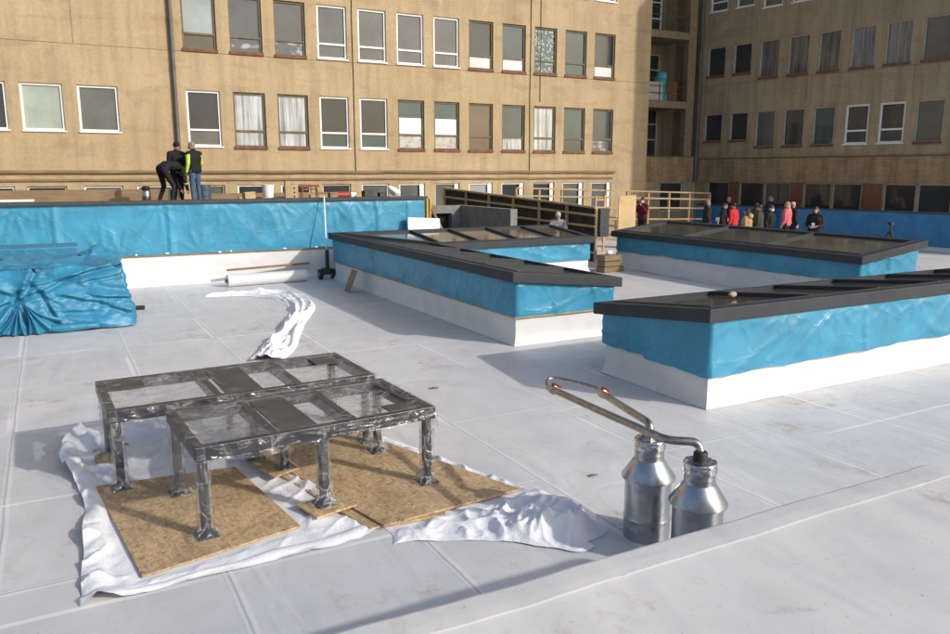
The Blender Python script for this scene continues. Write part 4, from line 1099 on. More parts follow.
# bunched ridge standing up at the right end, knots, rolled hem
rb = MB()
def rbf(u, v):
    x = 0.45 + 0.75 * u; a = v * PI
    hgt = 0.24 * math.sin(PI * min(1, 0.12 + u * 0.88)) * (0.7 + 0.5 * nz(u * 4, 2)) + 0.05
    wv = 0.30 + 0.06 * nz(u * 5, v * 3, 7)
    return (x + 0.1 * nz(u * 3, v * 5), 17.6 + 0.5 * u * 0.4 - math.cos(a) * wv, 1.16 + math.sin(a) * hgt + 0.03 * ridge(u * 3, v * 4, 2))
rb.grid(rbf, 40, 24).build('gathered_fold', M['tarpb'], bd, world=True, smooth=True)
def flap(x, z, ang, L, w, seed):
    def f(u, v):
        a = ang + (v - 0.5) * w * 2.0 * (0.15 + u)
        r = L * u
        return (x + math.cos(a) * r, 15.98 - 0.09 * math.sin(u * PI * 0.9) - 0.07 * math.cos(v * PI * 6 + seed) * u - 0.02 * nz(u * 4, v * 6, seed), max(0.02, z + math.sin(a) * r))
    return MB().grid(f, 22, 30).build('loose_flap', M['tarpb'], bd, world=True, smooth=True)
flap(-0.60, 0.66, R(-58), 0.75, 0.42, 1); flap(-0.60, 0.66, R(-105), 0.66, 0.34, 2); flap(-3.0, .6, R(-80), .6, .6, 4)
hm = MB(); hm.tube([(-0.2 + 0.12 * i, 15.93 + 0.02 * nz(i * .8), 0.09 + 0.015 * nz(i, 3)) for i in range(8)], [0.05 + 0.03 * math.sin(PI * min(1, i / 6.5 + .1)) + .012 * nz(i * 1.7) for i in range(8)], 14).build('rolled_hem', M['tarpb'], bd, world=True, smooth=True)
lb = MB(); lb.box(-5, 18.9, 0.02, 0.5, 19.9, 1.33); 
tag(lb.build('tarp_covered_stack', M['tarpb'], bevel=0.04), 'flat blue covered stack behind the wrapped bundle at the left edge', 'stack')
tag(MB().tube([(1.32, 17.9, 0.05), (1.62, 17.85, 0.05)], 0.045, 10).build('tape_roll', M['rubber']), 'short black roll lying by the right end of the blue bundle', 'roll')

# ------------------------------------------------------------------ fleece sheets
def fleece(name, label, fn, nu, nv):
    o = MB().grid(fn, nu, nv).build(name, M['fleece'], smooth=True)
    md = o.modifiers.new('sub', 'SUBSURF'); md.levels = 1; md.render_levels = 1
    return tag(o, label, 'fleece sheet')

def rowmap(rows):
    """rows: list of polylines (same count) lofted; returns bilinear sampler"""
    def f(u, v):
        a = v * (len(rows) - 1); i = min(int(a), len(rows) - 2); t = a - i
        def on(r):
            b = u * (len(r) - 1); k = min(int(b), len(r) - 2); q = b - k
            return Vector(r[k]).lerp(Vector(r[k + 1]), q)
        return on(rows[i]).lerp(on(rows[i + 1]), t)
    return f

# left fleece: front hem to back
L1 = rowmap([[(-0.05, 5.50), (0.6, 5.50), (1.25, 5.53), (1.95, 5.56), (2.22, 5.66)],
             [(-0.02, 5.75), (0.6, 5.72), (1.3, 5.9), (1.8, 5.93), (2.05, 5.98)],
             [(0.02, 6.6), (0.6, 6.6), (1.3, 6.6), (1.7, 6.6), (1.95, 6.6)],
             [(0.03, 7.6), (0.6, 7.6), (1.2, 7.6), (1.6, 7.6), (1.85, 7.5)],
             [(-0.12, 8.6), (0.5, 8.7), (1.1, 8.6), (1.5, 8.5), (1.75, 8.2)],
             [(0.0, 9.25), (0.5, 9.3), (1.0, 9.0), (1.4, 8.8), (1.65, 8.5)]])
OSB1 = [(0.36, 5.72), (1.6, 5.98), (1.40, 7.58), (0.16, 7.70)]
OSB2 = [(2.19, 5.62), (3.57, 5.72), (2.72, 8.22), (1.62, 8.0)]
def inpoly(p, poly, m_=0.0):
    s = 1e9
    for i in range(4):
        a = Vector(poly[i]); b = Vector(poly[(i + 1) % 4]); d = (b - a).normalized()
        s = min(s, (p - a).dot(Vector((-d.y, d.x))))
    return s
def l1(u, v):
    p = L1(u, v)
    p = p + Vector((0.05 * nz(p.y * 1.6, u, 1), 0.03 * nz(p.x * 2.2, v, 4)))
    d = inpoly(p, OSB1)
    out = min(1, max(0, -d / 0.12))
    e = 0.07 * ridge(p.x * 1.5 + p.y * 0.3, p.y * 0.9, 2) ** 2 + 0.045 * ridge(p.x * 3.4 - p.y, p.y * 2.6, 6) ** 3 + 0.02 * nz(p.x * 6, p.y * 5, 1)
    k = 0.3 + 0.9 * min(1, max(0, (0.35 - p.x) / 0.3)) + 1.0 * min(1, max(0, (p.y - 7.7) / 0.5)) + 0.35 * min(1, max(0, (p.x - 1.4) / .3)) * min(1, max(0, (p.y - 5.8) / .4))
    dv = noise.voronoi(Vector((p.x * 3.6, p.y * 3.0, 3)))[0]; e = 0.75 * e + 0.05 * (dv[1] - dv[0])
    z = 0.004 + max(0, e) * k * out
    if v < 0.12: z = max(z, 0.005 + 0.045 * math.sin(min(1, v / 0.10) * PI) * (0.6 + .4 * nz(u * 7)))
    if u < 0.08: z += 0.05 * math.sin(u / 0.08 * PI) * min(1, v * 3) * (0.7 + 0.5 * nz(v * 9, 2))
    return (p.x, p.y, z)
fleece('fleece_sheet', 'large white fleece sheet under the left chipboard panel with a rumpled left edge', l1, 120, 200)
# right fleece, bunched at the front right
L2 = rowmap([[(2.22, 5.36), (2.6, 5.20), (2.95, 4.98), (3.25, 4.72), (3.55, 4.50)],
             [(2.22, 5.55), (2.65, 5.45), (3.05, 5.30), (3.45, 5.0), (3.82, 4.75)],
             [(2.2, 5.8), (2.7, 5.78), (3.2, 5.72), (3.62, 5.55), (3.88, 5.15)],
             [(2.1, 6.4), (2.5, 6.4), (3.0, 6.4), (3.40, 6.4), (3.50, 6.35)],
             [(2.0, 7.3), (2.4, 7.3), (2.7, 7.3), (3.0, 7.3), (3.22, 7.3)],
             [(1.7, 8.2), (2.1, 8.25), (2.4, 8.3), (2.7, 8.34), (2.86, 8.38)]])
def l2(u, v):
    p = L2(u, v)
    ae = 0.03 + 0.16 * max(0, u - 0.8) / 0.2 * (v < 0.5) + 0.06 * max(0, 0.12 - v) / 0.12
    p = p + Vector((ae * nz(p.y * 4, u * 2, 1), ae * nz(p.x * 4, v * 3, 4)))
    d = inpoly(p, OSB2); out = min(1, max(0, -d / 0.10))
    bun = math.exp(-(((p.x - 3.45) / 0.45) ** 2 + ((p.y - 5.0) / 0.42) ** 2))
    dv = noise.voronoi(Vector((p.x * 4.2 + 0.4 * p.y, p.y * 4.2, 2)))[0]; dw = noise.voronoi(Vector((p.x * 9, p.y * 9, 5)))[0]
    e = 0.85 * (0.07 * (dv[1] - dv[0]) + 0.014 * (dw[1] - dw[0])) * (0.35 + bun) + 0.085 * bun * (0.45 + 0.8 * ridge(p.x * 2.4 + p.y * 1.2, p.y * 1.6 - p.x, 2)) + 0.07 * ridge(p.x * 3.2 - p.y * 1.5, p.y * 2.2 + p.x, 6) ** 2 + 0.035 * ridge(p.x * 8, p.y * 7, 9) ** 2 * (0.4 + bun)
    fade = min(1, u * 14, (1 - u) * 12 + .0, v * 12 + .15)
    return (p.x, p.y, 0.004 + max(0, e) * out * (0.35 + 0.65 * bun + 0.2) * fade)
fleece('fleece_sheet', 'white fleece sheet under the right chipboard panel bunched up near the duct stacks', l2, 110, 190)
# strip of fleece trailing on the roof behind the frames
spine = [(3.05, 19.0), (3.7, 19.05), (4.35, 18.7), (4.75, 18.0), (4.72, 16.9), (4.35, 15.6), (3.9, 14.5), (3.45, 13.4), (3.05, 12.5), (2.75, 11.9)]
wids = [0.1, 0.5, 0.8, 0.8, 0.62, 0.48, 0.42, 0.5, 0.6, 0.55]
def l3(u, v):
    a = u * (len(spine) - 1); i = min(int(a), len(spine) - 2); t = a - i
    def cr(k): return Vector(spine[max(0, min(len(spine) - 1, k))])
    p0, p1, p2, p3 = cr(i - 1), cr(i), cr(i + 1), cr(i + 2)
    p = 0.5 * ((2 * p1) + (p2 - p0) * t + (2 * p0 - 5 * p1 + 4 * p2 - p3) * t * t + (3 * p1 - p0 - 3 * p2 + p3) * t ** 3)
    d = (p2 - p1).normalized(); n = Vector((-d.y, d.x)); w = wids[i] * (1 - t) + wids[i + 1] * t
    q = p + n * (v - 0.5) * w * (1 + 0.2 * nz(u * 9, v * 2))
    env = math.sin(PI * min(1, max(0, v))) ** 0.6
    e = 0.16 * ridge(v * 1.7 + 0.6 * nz(u * 5), u * 3.2, 2) ** 2 + 0.09 * ridge(v * 3.6 + u * 2, u * 6, 5) ** 2 + 0.02 * nz(u * 40, v * 9)
    dv = noise.voronoi(Vector((q.x * 3.2, q.y * 3.2, 1)))[0]; e = 0.7 * e + 0.07 * (dv[1] - dv[0])
    return (q.x, q.y, 0.005 + max(0, e) * env * min(1, u * 12 + .05))
fleece('fleece_sheet', 'twisted strip of white fleece trailing across the roof behind the frames', l3, 200, 34)

# ------------------------------------------------------------------ chipboard panels
def board(name, label, quad, z0, z1, cat='board', edge=True, group=None):
    t = thing(name, label, cat, (sum(p[0] for p in quad) / 4, sum(p[1] for p in quad) / 4, z0))
    MB().hexa(quad, lambda x, y: z1, lambda x, y: z0).build('panel', M['osb'], t, world=True, bevel=0.003)
    return t
def board1(name, label, quad, z0, z1, cat='board'):
    return tag(MB().hexa(quad, lambda x, y: z1, lambda x, y: z0).build(name, M['osb'], bevel=0.003), label, cat)
board1('chipboard_sheet', 'large chipboard panel on white fleece under the left legs of the frames', OSB1, 0.012, 0.03)
board1('chipboard_sheet', 'large chipboard panel under the right legs of the frames, top of its pair', OSB2, 0.034, 0.052)
board1('chipboard_sheet', 'lower chipboard panel peeking out at the front left corner of the right pair', [(2.08, 5.66), (2.75, 5.60), (3.2, 7.0), (1.55, 7.9)], 0.014, 0.032)
board1('chipboard_offcut', 'chipboard offcut under the middle rear legs between the large panels', [(1.65, 7.03), (1.92, 7.15), (1.86, 7.75), (1.5, 7.62)], 0.053, 0.07)
board1('chipboard_offcut', 'small square chipboard offcut under the front middle leg', [(1.74, 5.98), (2.12, 6.07), (2.03, 6.40), (1.66, 6.32)], 0.053, 0.07)
board1('chipboard_offcut', 'small chipboard offcut under the rear left leg of the back frame', [(0.2, 8.2), (0.58, 8.24), (0.52, 8.75), (0.18, 8.66)], 0.045, 0.063)
board1('chipboard_offcut', 'small wooden chip lying on the roof right of the front frame', [(3.25, 8.62), (3.5, 8.66), (3.46, 8.8), (3.24, 8.76)], 0.004, 0.02)

for (x, y, sx, sy, lb_) in ((4.42, 5.75, .05, .02, 'small brown scrap lying on the roof left of the farther duct stack'), (3.27, 6.42, .035, .02, 'dark scrap on the roof right of the chipboard under the front frame'), (4.4, 9.3, .06, .03, 'tan scrap on the bare roof between the frames and the nearest skylight')):
    sc_ = MB().grid(lambda u, v: (x + sx * (u - .5) * 2 + 0.02 * nz(v * 3, x), y + sy * (v - .5) * 2 + .015 * nz(u * 4, y), 0.006 + 0.02 * abs(nz(u * 2 + x, v * 2))), 8, 5)
    tag(sc_.build('scrap', M['oldwood'], smooth=True), lb_, 'scrap')
# ------------------------------------------------------------------ steel frames
def steel_frame(label, loc, rz, W, D, H, legs, crosses, plates, base_z):
    t = thing('steel_frame', label, 'steel frame', loc, rz)
    bh, bw = 0.115, 0.075
    z1, z0 = H, H - bh
    for nm, bx in (('beam', (0, 0, z0, W, bw, z1)), ('beam', (0, D - bw, z0, W, D, z1)), ('beam', (0, bw, z0 + .002, bw, D - bw, z1 - .002)), ('beam', (W - bw, bw, z0 + .002, W, D - bw, z1 - .002))):
        MB().box(*bx).build(nm, M['steel'], t, bevel=0.006)
    for x in crosses: MB().box(x, bw, z0 + .003, x + 0.07, D - bw, z1 - .003).build('cross_beam', M['steel'], t, bevel=0.005)
    for (xa, ya, xb, yb) in plates: MB().box(xa, ya, z1 - 0.02, xb, yb, z1 - 0.008).build('plate', M['plate'], t, bevel=0.002)
    for (x, y), bz in zip(legs, base_z):
        l = MB().box(x - 0.035, y - 0.035, bz + 0.012, x + 0.035, y + 0.035, z0).build('leg', M['steel'], t, bevel=0.005)
        MB().box(x - 0.085, y - 0.085, bz, x + 0.085, y + 0.085, bz + 0.012).build('base_plate', M['steel'], l, bevel=0.002)
        def wr(u, v, x=x, y=y, bz=bz):
            a = u * 2 * PI; z = bz + 0.016 + (z0 - bz - 0.02) * v
            r = 0.056 + 0.016 * nz(math.cos(a) * 2 + x * 9, math.sin(a) * 2 + y * 9, z * 9) + 0.012 * ridge(a * 1.2 + z * 8, z * 4, x) + 0.075 * max(0, 1 - v * 6) ** 1.5 * (1 + 0.6 * nz(a * 1.5, x * 5))
            return (x + math.cos(a) * r, y + math.sin(a) * r, z)
        MB().grid(wr, 40, 60).build('film_wrap', M['filmleg'], l, smooth=True)
    # clear film stretched over the top and hanging down the sides
    def sag(x, y):
        mnx = min([abs(x - c - 0.035) for c in crosses] + [x, W - x]); mny = min(y, D - y)
        return -0.05 * min(1, max(0, mnx - 0.05) * 4) * min(1, max(0, mny - 0.05) * 4)
    def top(u, v):
        x = -0.012 + (W + 0.024) * u; y = -0.012 + (D + 0.024) * v
        return (x, y, H + 0.004 + sag(x, y) + 0.008 * abs(nz(x * 7, y * 7, 2)) + 0.014 * ridge(x * 4 + y * 3, y * 4 - x, 7) ** 3)
    MB().grid(top, 110, 60).build('film_cover', M['filmedge'], t, smooth=True)
    xs_ = [0.0] + list(crosses) + [W - bw]
    for k in range(len(xs_) - 1):
        xa, xb = xs_[k] + 0.075, xs_[k + 1]
        def pf(u, v, xa=xa, xb=xb):
            x = xa + (xb - xa) * u; y = bw + (D - 2 * bw) * v
            return (x, y, H - 0.012 - 0.05 * min(1, 4 * u * (1 - u) * 1.6) * min(1, 4 * v * (1 - v) * 1.6) + 0.012 * ridge(x * 5 + y * 3, y * 4, 3) ** 3 + 0.006 * nz(x * 9, y * 9, 4))
        MB().grid(pf, 30, 40).build('film_sheet', M['film'], t, smooth=True)
    fm = MB()
    def skirt(a, b, n, seed, dmax):
        a = Vector(a); b = Vector(b); n = Vector(n); L = (b - a).length
        def f(u, v):
            p = a.lerp(b, u); drop = (0.10 + dmax * max(0, 0.35 + 0.9 * nz(u * L * 1.3, seed)) ) * v
            q = p + n * (0.012 + 0.03 * v * abs(nz(u * L * 5, v * 3, seed)) + 0.02 * ridge(u * L * 4, v, seed) * v)
            return (q.x, q.y, H + 0.004 - drop)
        fm.grid(f, max(20, int(L * 30)), 16)
    skirt((0, 0), (W, 0), (0, -1), 3.3, 0.10); skirt((W, D), (0, D), (0, 1), 5.1, 0.10)
    skirt((0, D), (0, 0), (-1, 0), 7.7, 0.85); skirt((W, 0), (W, D), (1, 0), 9.2, 0.25)
    fm.build('film_edge', M['filmedge'], t, smooth=True)
    return t
ob = 0.0705
frA = steel_frame('front dark steel frame on six legs wrapped in clear plastic film', (0.83, 6.10, 0), R(3.2), 2.13, 1.17, 0.79,
    [(0.06, 0.06), (1.06, 0.06), (2.07, 0.07), (0.0 + 0.05, 1.06), (1.04, 1.08), (2.02, 1.06)], [0.62, 1.32], [(0.72, 0.10, 1.04, 1.06), (1.72, 0.10, 2.03, 0.3)], [0.0305, ob, 0.0525, 0.0305, ob, 0.0525])
MB().bar((2.02, 0.2, 0.74), (1.99, 1.1, 0.74), 0.05, 0.09).build('beam', M['steel'], frA)
frB = steel_frame('rear dark steel frame wrapped in clear plastic film beyond the front one', (0.30, 7.43, 0), R(2.0), 2.58, 1.20, 0.80,
    [(0.07, 0.10), (1.32, 0.16), (2.50, 0.10), (0.07, 1.12), (1.30, 1.12), (2.50, 1.12)], [0.95, 1.75], [(0.08, 0.78, 0.42, 1.10), (1.06, 0.10, 1.42, 1.08), (2.2, 0.75, 2.48, 1.1)], [0.0305, ob, 0.0525, 0.0635, 0.006, 0.0525])

# ------------------------------------------------------------------ duct stacks and pipes
def smooth_path(pts, r, n=7):
    """rounds the corners of a polyline"""
    P = [Vector(p) for p in pts]; out = [P[0]]
    for i in range(1, len(P) - 1):
        a = (P[i - 1] - P[i]); b = (P[i + 1] - P[i]); rr = min(r, a.length * 0.49, b.length * 0.49)
        s = P[i] + a.normalized() * rr; e = P[i] + b.normalized() * rr
        for k in range(n + 1):
            t = k / n; out.append(s * (1 - t) ** 2 + P[i] * 2 * t * (1 - t) + e * t * t)
    out.append(P[-1]); return out
def duct(label, c, rb, pipe, valve_dir):
    t = thing('duct_stack', label, 'duct', c)
    def bf(u, v):
        a = u * 2 * PI; z = 0.5 * v; r = rb + 0.0035 * nz(math.cos(a) * 1.6, math.sin(a) * 1.6 + c[1], z * 5) - 0.004 * max(0, 1 - math.hypot((a - 4.0 - c[1] * .1) * .19, z - 0.3) / 0.07)
        r += 0.006 * math.exp(-((z - 0.17) / 0.008) ** 2)
        return (math.cos(a) * r, math.sin(a) * r, z)
    MB().grid(bf, 72, 50).build('duct_body', M['galv'], t, smooth=True)
    MB().lathe((0, 0, 0), [(rb + 0.012, 0.495), (rb + 0.028, 0.50), (rb + 0.028, 0.515), (rb * 0.66, 0.655), (rb * 0.64, 0.66)], 48).build('cone', M['galv'], t, autosmooth=35)
    ln = MB(); ln.tube([(rb + .002, 0, .03), (rb + .002, 0, .49)], .004, 6); ln.build('seam', M['galv'], t)
    ne = MB()
    def nf(u, v):
        a = u * 2 * PI; z = 0.645 + 0.165 * v; r = rb * 0.63 * (1 + 0.015 * nz(a * 2, v * 4, rb) + 0.012 * math.sin(v * PI * 7))
        return (math.cos(a) * r, math.sin(a) * r, z + 0.01 * nz(a * 2, v))
    ne.grid(nf, 40, 14).build('neck', M['galv'], t, smooth=True)
    fo = MB()
    def ff(u, v):
        a = u * 2 * PI; r = rb * 0.655 * (1 - 0.9 * max(0, v - 0.45) / 0.55) + 0.008 * nz(a * 4, v * 7, 3)
        z = 0.745 + 0.075 * min(1, v / 0.45) + 0.02 * max(0, v - 0.45) + 0.012 * nz(math.cos(a) * 4, math.sin(a) * 4, v * 5)
        return (math.cos(a) * r, math.sin(a) * r, z)
    fo.grid(ff, 44, 22).build('foil_wrap', M['foil'], t, smooth=True)
    MB().tube(smooth_path(pipe, 0.09), 0.031, 18).build('pipe', M['pipe'], t, world=True, autosmooth=40)
    e = Vector(pipe[-1]); d = (e - Vector(pipe[-2])).normalized()
    vb = MB(); vb.tube([e - d * .02, e + d * 0.02, e + d * 0.025, e + d * 0.075, e + d * 0.08, e + d * 0.13], [0.034, 0.034, 0.042, 0.042, 0.03, 0.03], 12)
    v = vb.build('valve', M['brass'], t, world=True)
    hd = MB(); sd = d.cross(Vector((0, 0, 1))).normalized()
    hd.bar(e + d * 0.05 + Vector((0, 0, 0.04)), e + d * 0.05 + Vector((0, 0, 0.062)), 0.02, 0.02)
    hd.bar(e + d * 0.04 + Vector((0, 0, 0.062)), e - d * 0.07 + sd * 0.01 + Vector((0, 0, 0.052)), 0.022, 0.010)
    hd.build('valve_handle', M['red'], v, world=True)
    return t, e + d * 0.13, d
D1 = (4.04, 4.54, 0); D2 = (4.03, 3.98, 0)
t1, e1, d1 = duct('silver duct stack with a cone shoulder, the farther of the pair by the upper roof', D1, 0.185, [(4.04, 4.54, 0.80), (4.04, 4.54, 0.94), (4.10, 4.86, 0.945), (4.20, 5.33, 0.95)], None)
t2, e2, d2 = duct('silver duct stack with a black collar, the nearer of the pair by the upper roof', D2, 0.185, [(4.03, 3.98, 0.80), (4.06, 4.02, 0.95), (3.86, 4.15, 0.955), (3.865, 4.9, 0.955), (3.875, 5.62, 0.96)], None)
MB().lathe((0, 0, 0), [(0.05, 0.80), (0.052, 0.80), (0.052, 0.885), (0.044, 0.895), (0.03, 0.895)], 20).build('collar', M['rubber'], t2, autosmooth=40)
hp = []
mid = (e1 + e2) / 2
ctrl = [e1, e1 + d1 * 0.08 + Vector((0, 0, 0.012)), mid + Vector((0.02, 0.20, 0.045)), e2 + Vector((0.09, 0.12, 0.045)), e2 + d2 * 0.06 + Vector((0.02, 0.0, 0.02)), e2]
for i in range(len(ctrl) - 1):
    for k in range(8):
        t = k / 8
        p0, p1, p2, p3 = ctrl[max(0, i - 1)], ctrl[i], ctrl[i + 1], ctrl[min(len(ctrl) - 1, i + 2)]
        hp.append(0.5 * ((2 * p1) + (p2 - p0) * t + (2 * p0 - 5 * p1 + 4 * p2 - p3) * t * t + (3 * p1 - p0 - 3 * p2 + p3) * t ** 3))
hp.append(e2)
MB().tube(hp, [0.0145 + 0.0014 * (i % 2) for i in range(len(hp))], 10).build('braided_hose', M['pipe'], t1, world=True, smooth=True)

# ------------------------------------------------------------------ things on the roof, middle distance
ro = thing('membrane_roll', 'white roll of roofing membrane lying at the foot of the blue wall', 'roll', (4.9, 20.4, 0))
MB().tube([(3.85, 20.42, 0.16), (5.95, 20.58, 0.16)], 0.155, 24).build('roll', M['upstand'], ro, world=True, autosmooth=40)
MB().tube([(3.80, 20.416, 0.16), (3.86, 20.42, 0.16)], [0.05, 0.05], 14).build('core_tube', M['oldwood'], ro, world=True)
tag(MB().bar((3.95, 20.86, 0.38), (6.25, 21.25, 0.40), 0.10, 0.05).build('plank', M['redwood'], bevel=0.004), 'brown plank lying behind the white membrane roll', 'plank')
tag(MB().obox((6.36, 18.15, 0.27), Vector((0.10, -0.02, 0.27)), Vector((0.02, 0.22, 0)), Vector((0.012, 0, -0.005))).build('leaning_board', M['oldwoodz'], bevel=0.003), 'weathered board leaning against the left side of the L-shaped skylight', 'board')
tr = thing('roofing_trolley', 'roofing trolley with two black wheels and a long thin handle by the wall', 'trolley', (6.55, 20.75, 0))
MB().tube([(6.60, 20.75, 0.35), (6.66, 20.95, 1.2), (6.74, 21.25, 2.24)], 0.018, 10).build('handle', M['white'], tr, world=True)
MB().box(6.46, 20.66, 0.12, 6.70, 20.84, 0.30).box(6.56, 20.70, 0.30, 6.66, 20.80, 0.80).build('body', M['green'], tr, world=True, bevel=0.02)
for x in (6.40, 6.76):
    w = MB().tube([(x - 0.05, 20.72, 0.14), (x + 0.05, 20.72, 0.14)], 0.14, 20).build('wheel', M['rubber'], tr, world=True, bevel=0.01)
    MB().tube([(x - 0.055, 20.72, 0.14), (x + 0.055, 20.72, 0.14)], 0.06, 14).build('hub', M['galv'], w, world=True)
tag(MB().obox((9.72, 21.15, 1.36), (0.52, 0.0, -0.03), (0, 0.05, 0.0), (0.02, 0.06, 0.2)).build('insulation_board', M['white'], bevel=0.01), 'white insulation board leaning at the end of the blue wall', 'board')
tag(MB().box(9.2, 21.0, 0.02, 11.3, 21.4, 1.12).build('crate_stack', M['oldwood'], bevel=0.01), 'low timber stack behind the L-shaped skylight carrying the white boards', 'stack')
tag(MB().obox((10.85, 21.2, 1.165), (0.5, 0.02, 0.005), (0, 0.18, 0.0), (0, 0, 0.035)).build('insulation_board', M['white'], bevel=0.01), 'thin white insulation board lying flat right of the diagonal prop', 'board')
tag(MB().bar((10.10, 21.6, 1.98), (10.48, 21.25, 1.0), 0.10, 0.06).build('timber_prop', M['oldwoodz'], bevel=0.004), 'diagonal timber prop by the end of the blue wall', 'timber')
yl = thing('formwork_beam', 'upright yellow formwork beam at the end of the blue wall', 'beam', (10.05, 21.55, 0))
MB().box(9.99, 21.5, 0.02, 10.03, 21.64, 2.1).box(10.1, 21.5, 0.02, 10.14, 21.64, 2.1).build('flange', M['yellow'], yl, world=True, bevel=0.004)
MB().box(10.032, 21.55, 0.02, 10.098, 21.59, 2.08).build('web', M['woodz'], yl, world=True)

# concrete upstand
cc = thing('concrete_upstand', 'raw grey concrete upstand with a square opening in front of the timber formwork', 'wall', (12.7, 23, 0))
MB().box(12.6, 20.95, 0, 12.85, 24.3, 1.76).build('side_wall', M['concrete'], cc, world=True, bevel=0.01)
MB().box(10.9, 24.3, 0, 11.25, 24.6, 1.76).box(11.25, 24.3, 1.50, 12.25, 24.6, 1.76).box(12.25, 24.3, 0, 12.85, 24.6, 1.759).box(11.25, 24.3, 0, 12.25, 24.6, 0.7).build('end_wall', M['concrete'], cc, world=True)
MB().box(11.25, 24.56, 0.7, 12.25, 24.58, 1.5).build('opening', M['dark'], cc, world=True)  # dark sheet across the opening, standing in for the shade inside

# formwork fence
def formwork(label, A, B, zA, zB, zbot, npost, dark, cat='formwork'):
    A = Vector(A); B = Vector(B); t = thing('timber_formwork', label, cat, (A.x, A.y, 0))
    d = (B - A).normalized(); n = Vector((d.y, -d.x))
    def pt(s, z, o=0): p = A.lerp(B, s) + n * o; return (p.x, p.y, z)
    zt = lambda s: zA + (zB - zA) * s
    MB().bar(pt(0, zt(0)), pt(1, zt(1)), 0.16, 0.06).build('rail', M['wood'], t, world=True, bevel=0.004)
    for k, fr in enumerate((0.14, 0.34, 0.58, 0.82)):
        MB().bar(pt(0, zt(0) - (zt(0) - zbot) * fr, 0.06), pt(1, zt(1) - (zt(1) - zbot) * fr, 0.06), 0.05, 0.07).build('rail', M['wood'], t, world=True, bevel=0.003)
    for i in range(npost + 1):
        s = i / npost
        MB().bar(pt(s, zbot), pt(s, zt(s) - 0.035), 0.09, 0.07).build('post', M['woodz'], t, world=True, bevel=0.003)
    if dark:
        q = MB(); q.quad(pt(0, zbot, -0.06), pt(1, zbot, -0.06), pt(1, zt(1) - .03, -0.06), pt(0, zt(0) - .03, -0.06)); q.build('gap_shade', dark, t, world=True)  # dark sheet behind open rails, stands in for shade in the gaps
    return t
formwork('timber formwork fence with horizontal rails over a dark sheet standing for the shade between them, running to the tan building', (13.1, 26.6), (15.0, 19.75), 2.30, 1.80, 0.1, 6, simple('gap_shade_brown', (0.05, 0.038, 0.026), 0.85, var=0.4, nscale=4))
formwork('tan timber guard rail running behind the photographer to the standing group', (16.8, 27.5), (25.6, 25.6), 2.26, 1.98, 0.05, 9, None)
tag(MB().box(15.05, 19.6, 0.9, 15.4, 19.75, 1.78).build('bitumen_panel', M['bitumen'], bevel=0.01), 'dark upright panel at the end of the formwork fence', 'panel')
ld = thing('wooden_ladder', 'short pale wooden ladder standing at the end of the formwork fence', 'ladder', (17.6, 23.2, 0))
for x in (17.6, 18.0): MB().box(x - .03, 23.2, 0, x + .03, 23.26, 2.05).build('rail', M['woodz'], ld, world=True)
for k in range(7): MB().box(17.63, 23.21, 0.25 + k * 0.27, 17.97, 23.25, 0.30 + k * 0.27).build('rung', M['wood'], ld, world=True)
tag(MB().obox((19.7, 24.0, 1.0), (0.42, 0, 0.02), (0, 0.02, 0.0), (0.08, 0.1, 1.0)).build('chipboard_sheet', mat_wood('pale_board', (0.56, 0.40, 0.21), 0.12, 2), bevel=0.004), 'tall pale board leaning upright left of the photographer in maroon', 'board')
for i, (dx, z, lb, L) in enumerate(((0, 0.0, 'lowest brown timber of the small stack between the back skylights', 0.85), (0.03, 0.17, 'middle brown timber of the small stack between the back skylights', 0.8), (-0.02, 0.34, 'topmost brown timber of the small stack between the back skylights', 0.7))):
    tag(MB().box(14.1 + dx, 18.1 + dx, z + 0.005, 14.1 + L * 0.85, 18.5, z + 0.16).build('timber_block', M['oldwood'], bevel=0.008), lb, 'timber')
tag(MB().ell((14.42, 18.3, 0.56), (0.12, 0.08, 0.07), 14, 8).build('bag', M['white'], smooth=True), 'small grey white bag on top of the timber stack', 'bag')
tp = thing('camera_tripod', 'black camera tripod with no one beside it in front of the far blue wall', 'tripod', (25.2, 16.75, 0))
for a in (0.4, 2.5, 4.6): MB().tube([(25.2 + 0.55 * math.cos(a), 16.75 + 0.55 * math.sin(a), 0.0), (25.2, 16.75, 0.95)], [0.02, 0.03], 8).build('leg', M['blackplastic'], tp, world=True)
MB().tube([(25.2, 16.75, 0.80), (25.2, 16.75, 1.12)], 0.035, 8).box(25.12, 16.68, 1.12, 25.28, 16.82, 1.22).build('head', M['blackplastic'], tp, world=True)
tag(MB().box(24.0, 23.3, 0.92, 24.5, 23.6, 1.06).box(24.05, 23.35, 0, 24.45, 23.55, .92).build('white_box', M['white'], bevel=0.01), 'small white box on a stand left of the standing group', 'box')

# ------------------------------------------------------------------ clutter on the terrace
TZ = 2.0
tag(MB().box(-3, 27.0, TZ, 3.4, 27.25, TZ + 0.36).build('timber_beam', M['oldwood'], bevel=0.006), 'long grey timber beam along the tan wall left of the workers', 'timber')
tag(MB().box(4.7, 26.9, TZ, 9.4, 27.12, TZ + 0.2).build('timber_beam', M['oldwood'], bevel=0.006), 'long timber beam along the tan wall right of the workers', 'timber')
tag(MB().box(5.2, 24.9, TZ, 6.9, 25.1, TZ + 0.13).build('timber_beam', M['wood'], bevel=0.006), 'pale short beam lying beside the white bucket', 'timber')
tag(MB().box(7.6, 25.4, TZ, 9.6, 25.6, TZ + 0.16).build('timber_beam', M['wood'], bevel=0.006), 'pale beam lying behind the red roll', 'timber')
tag(MB().box(-4, 22.0, 2.19, -0.3, 22.4, 2.235).build('insulation_board', M['white']), 'thin white board lying on the coping at the left edge', 'board')
bk = thing('bucket', 'white plastic bucket standing on the terrace behind the blue wall', 'bucket', (6.0, 24.5, TZ + .13))
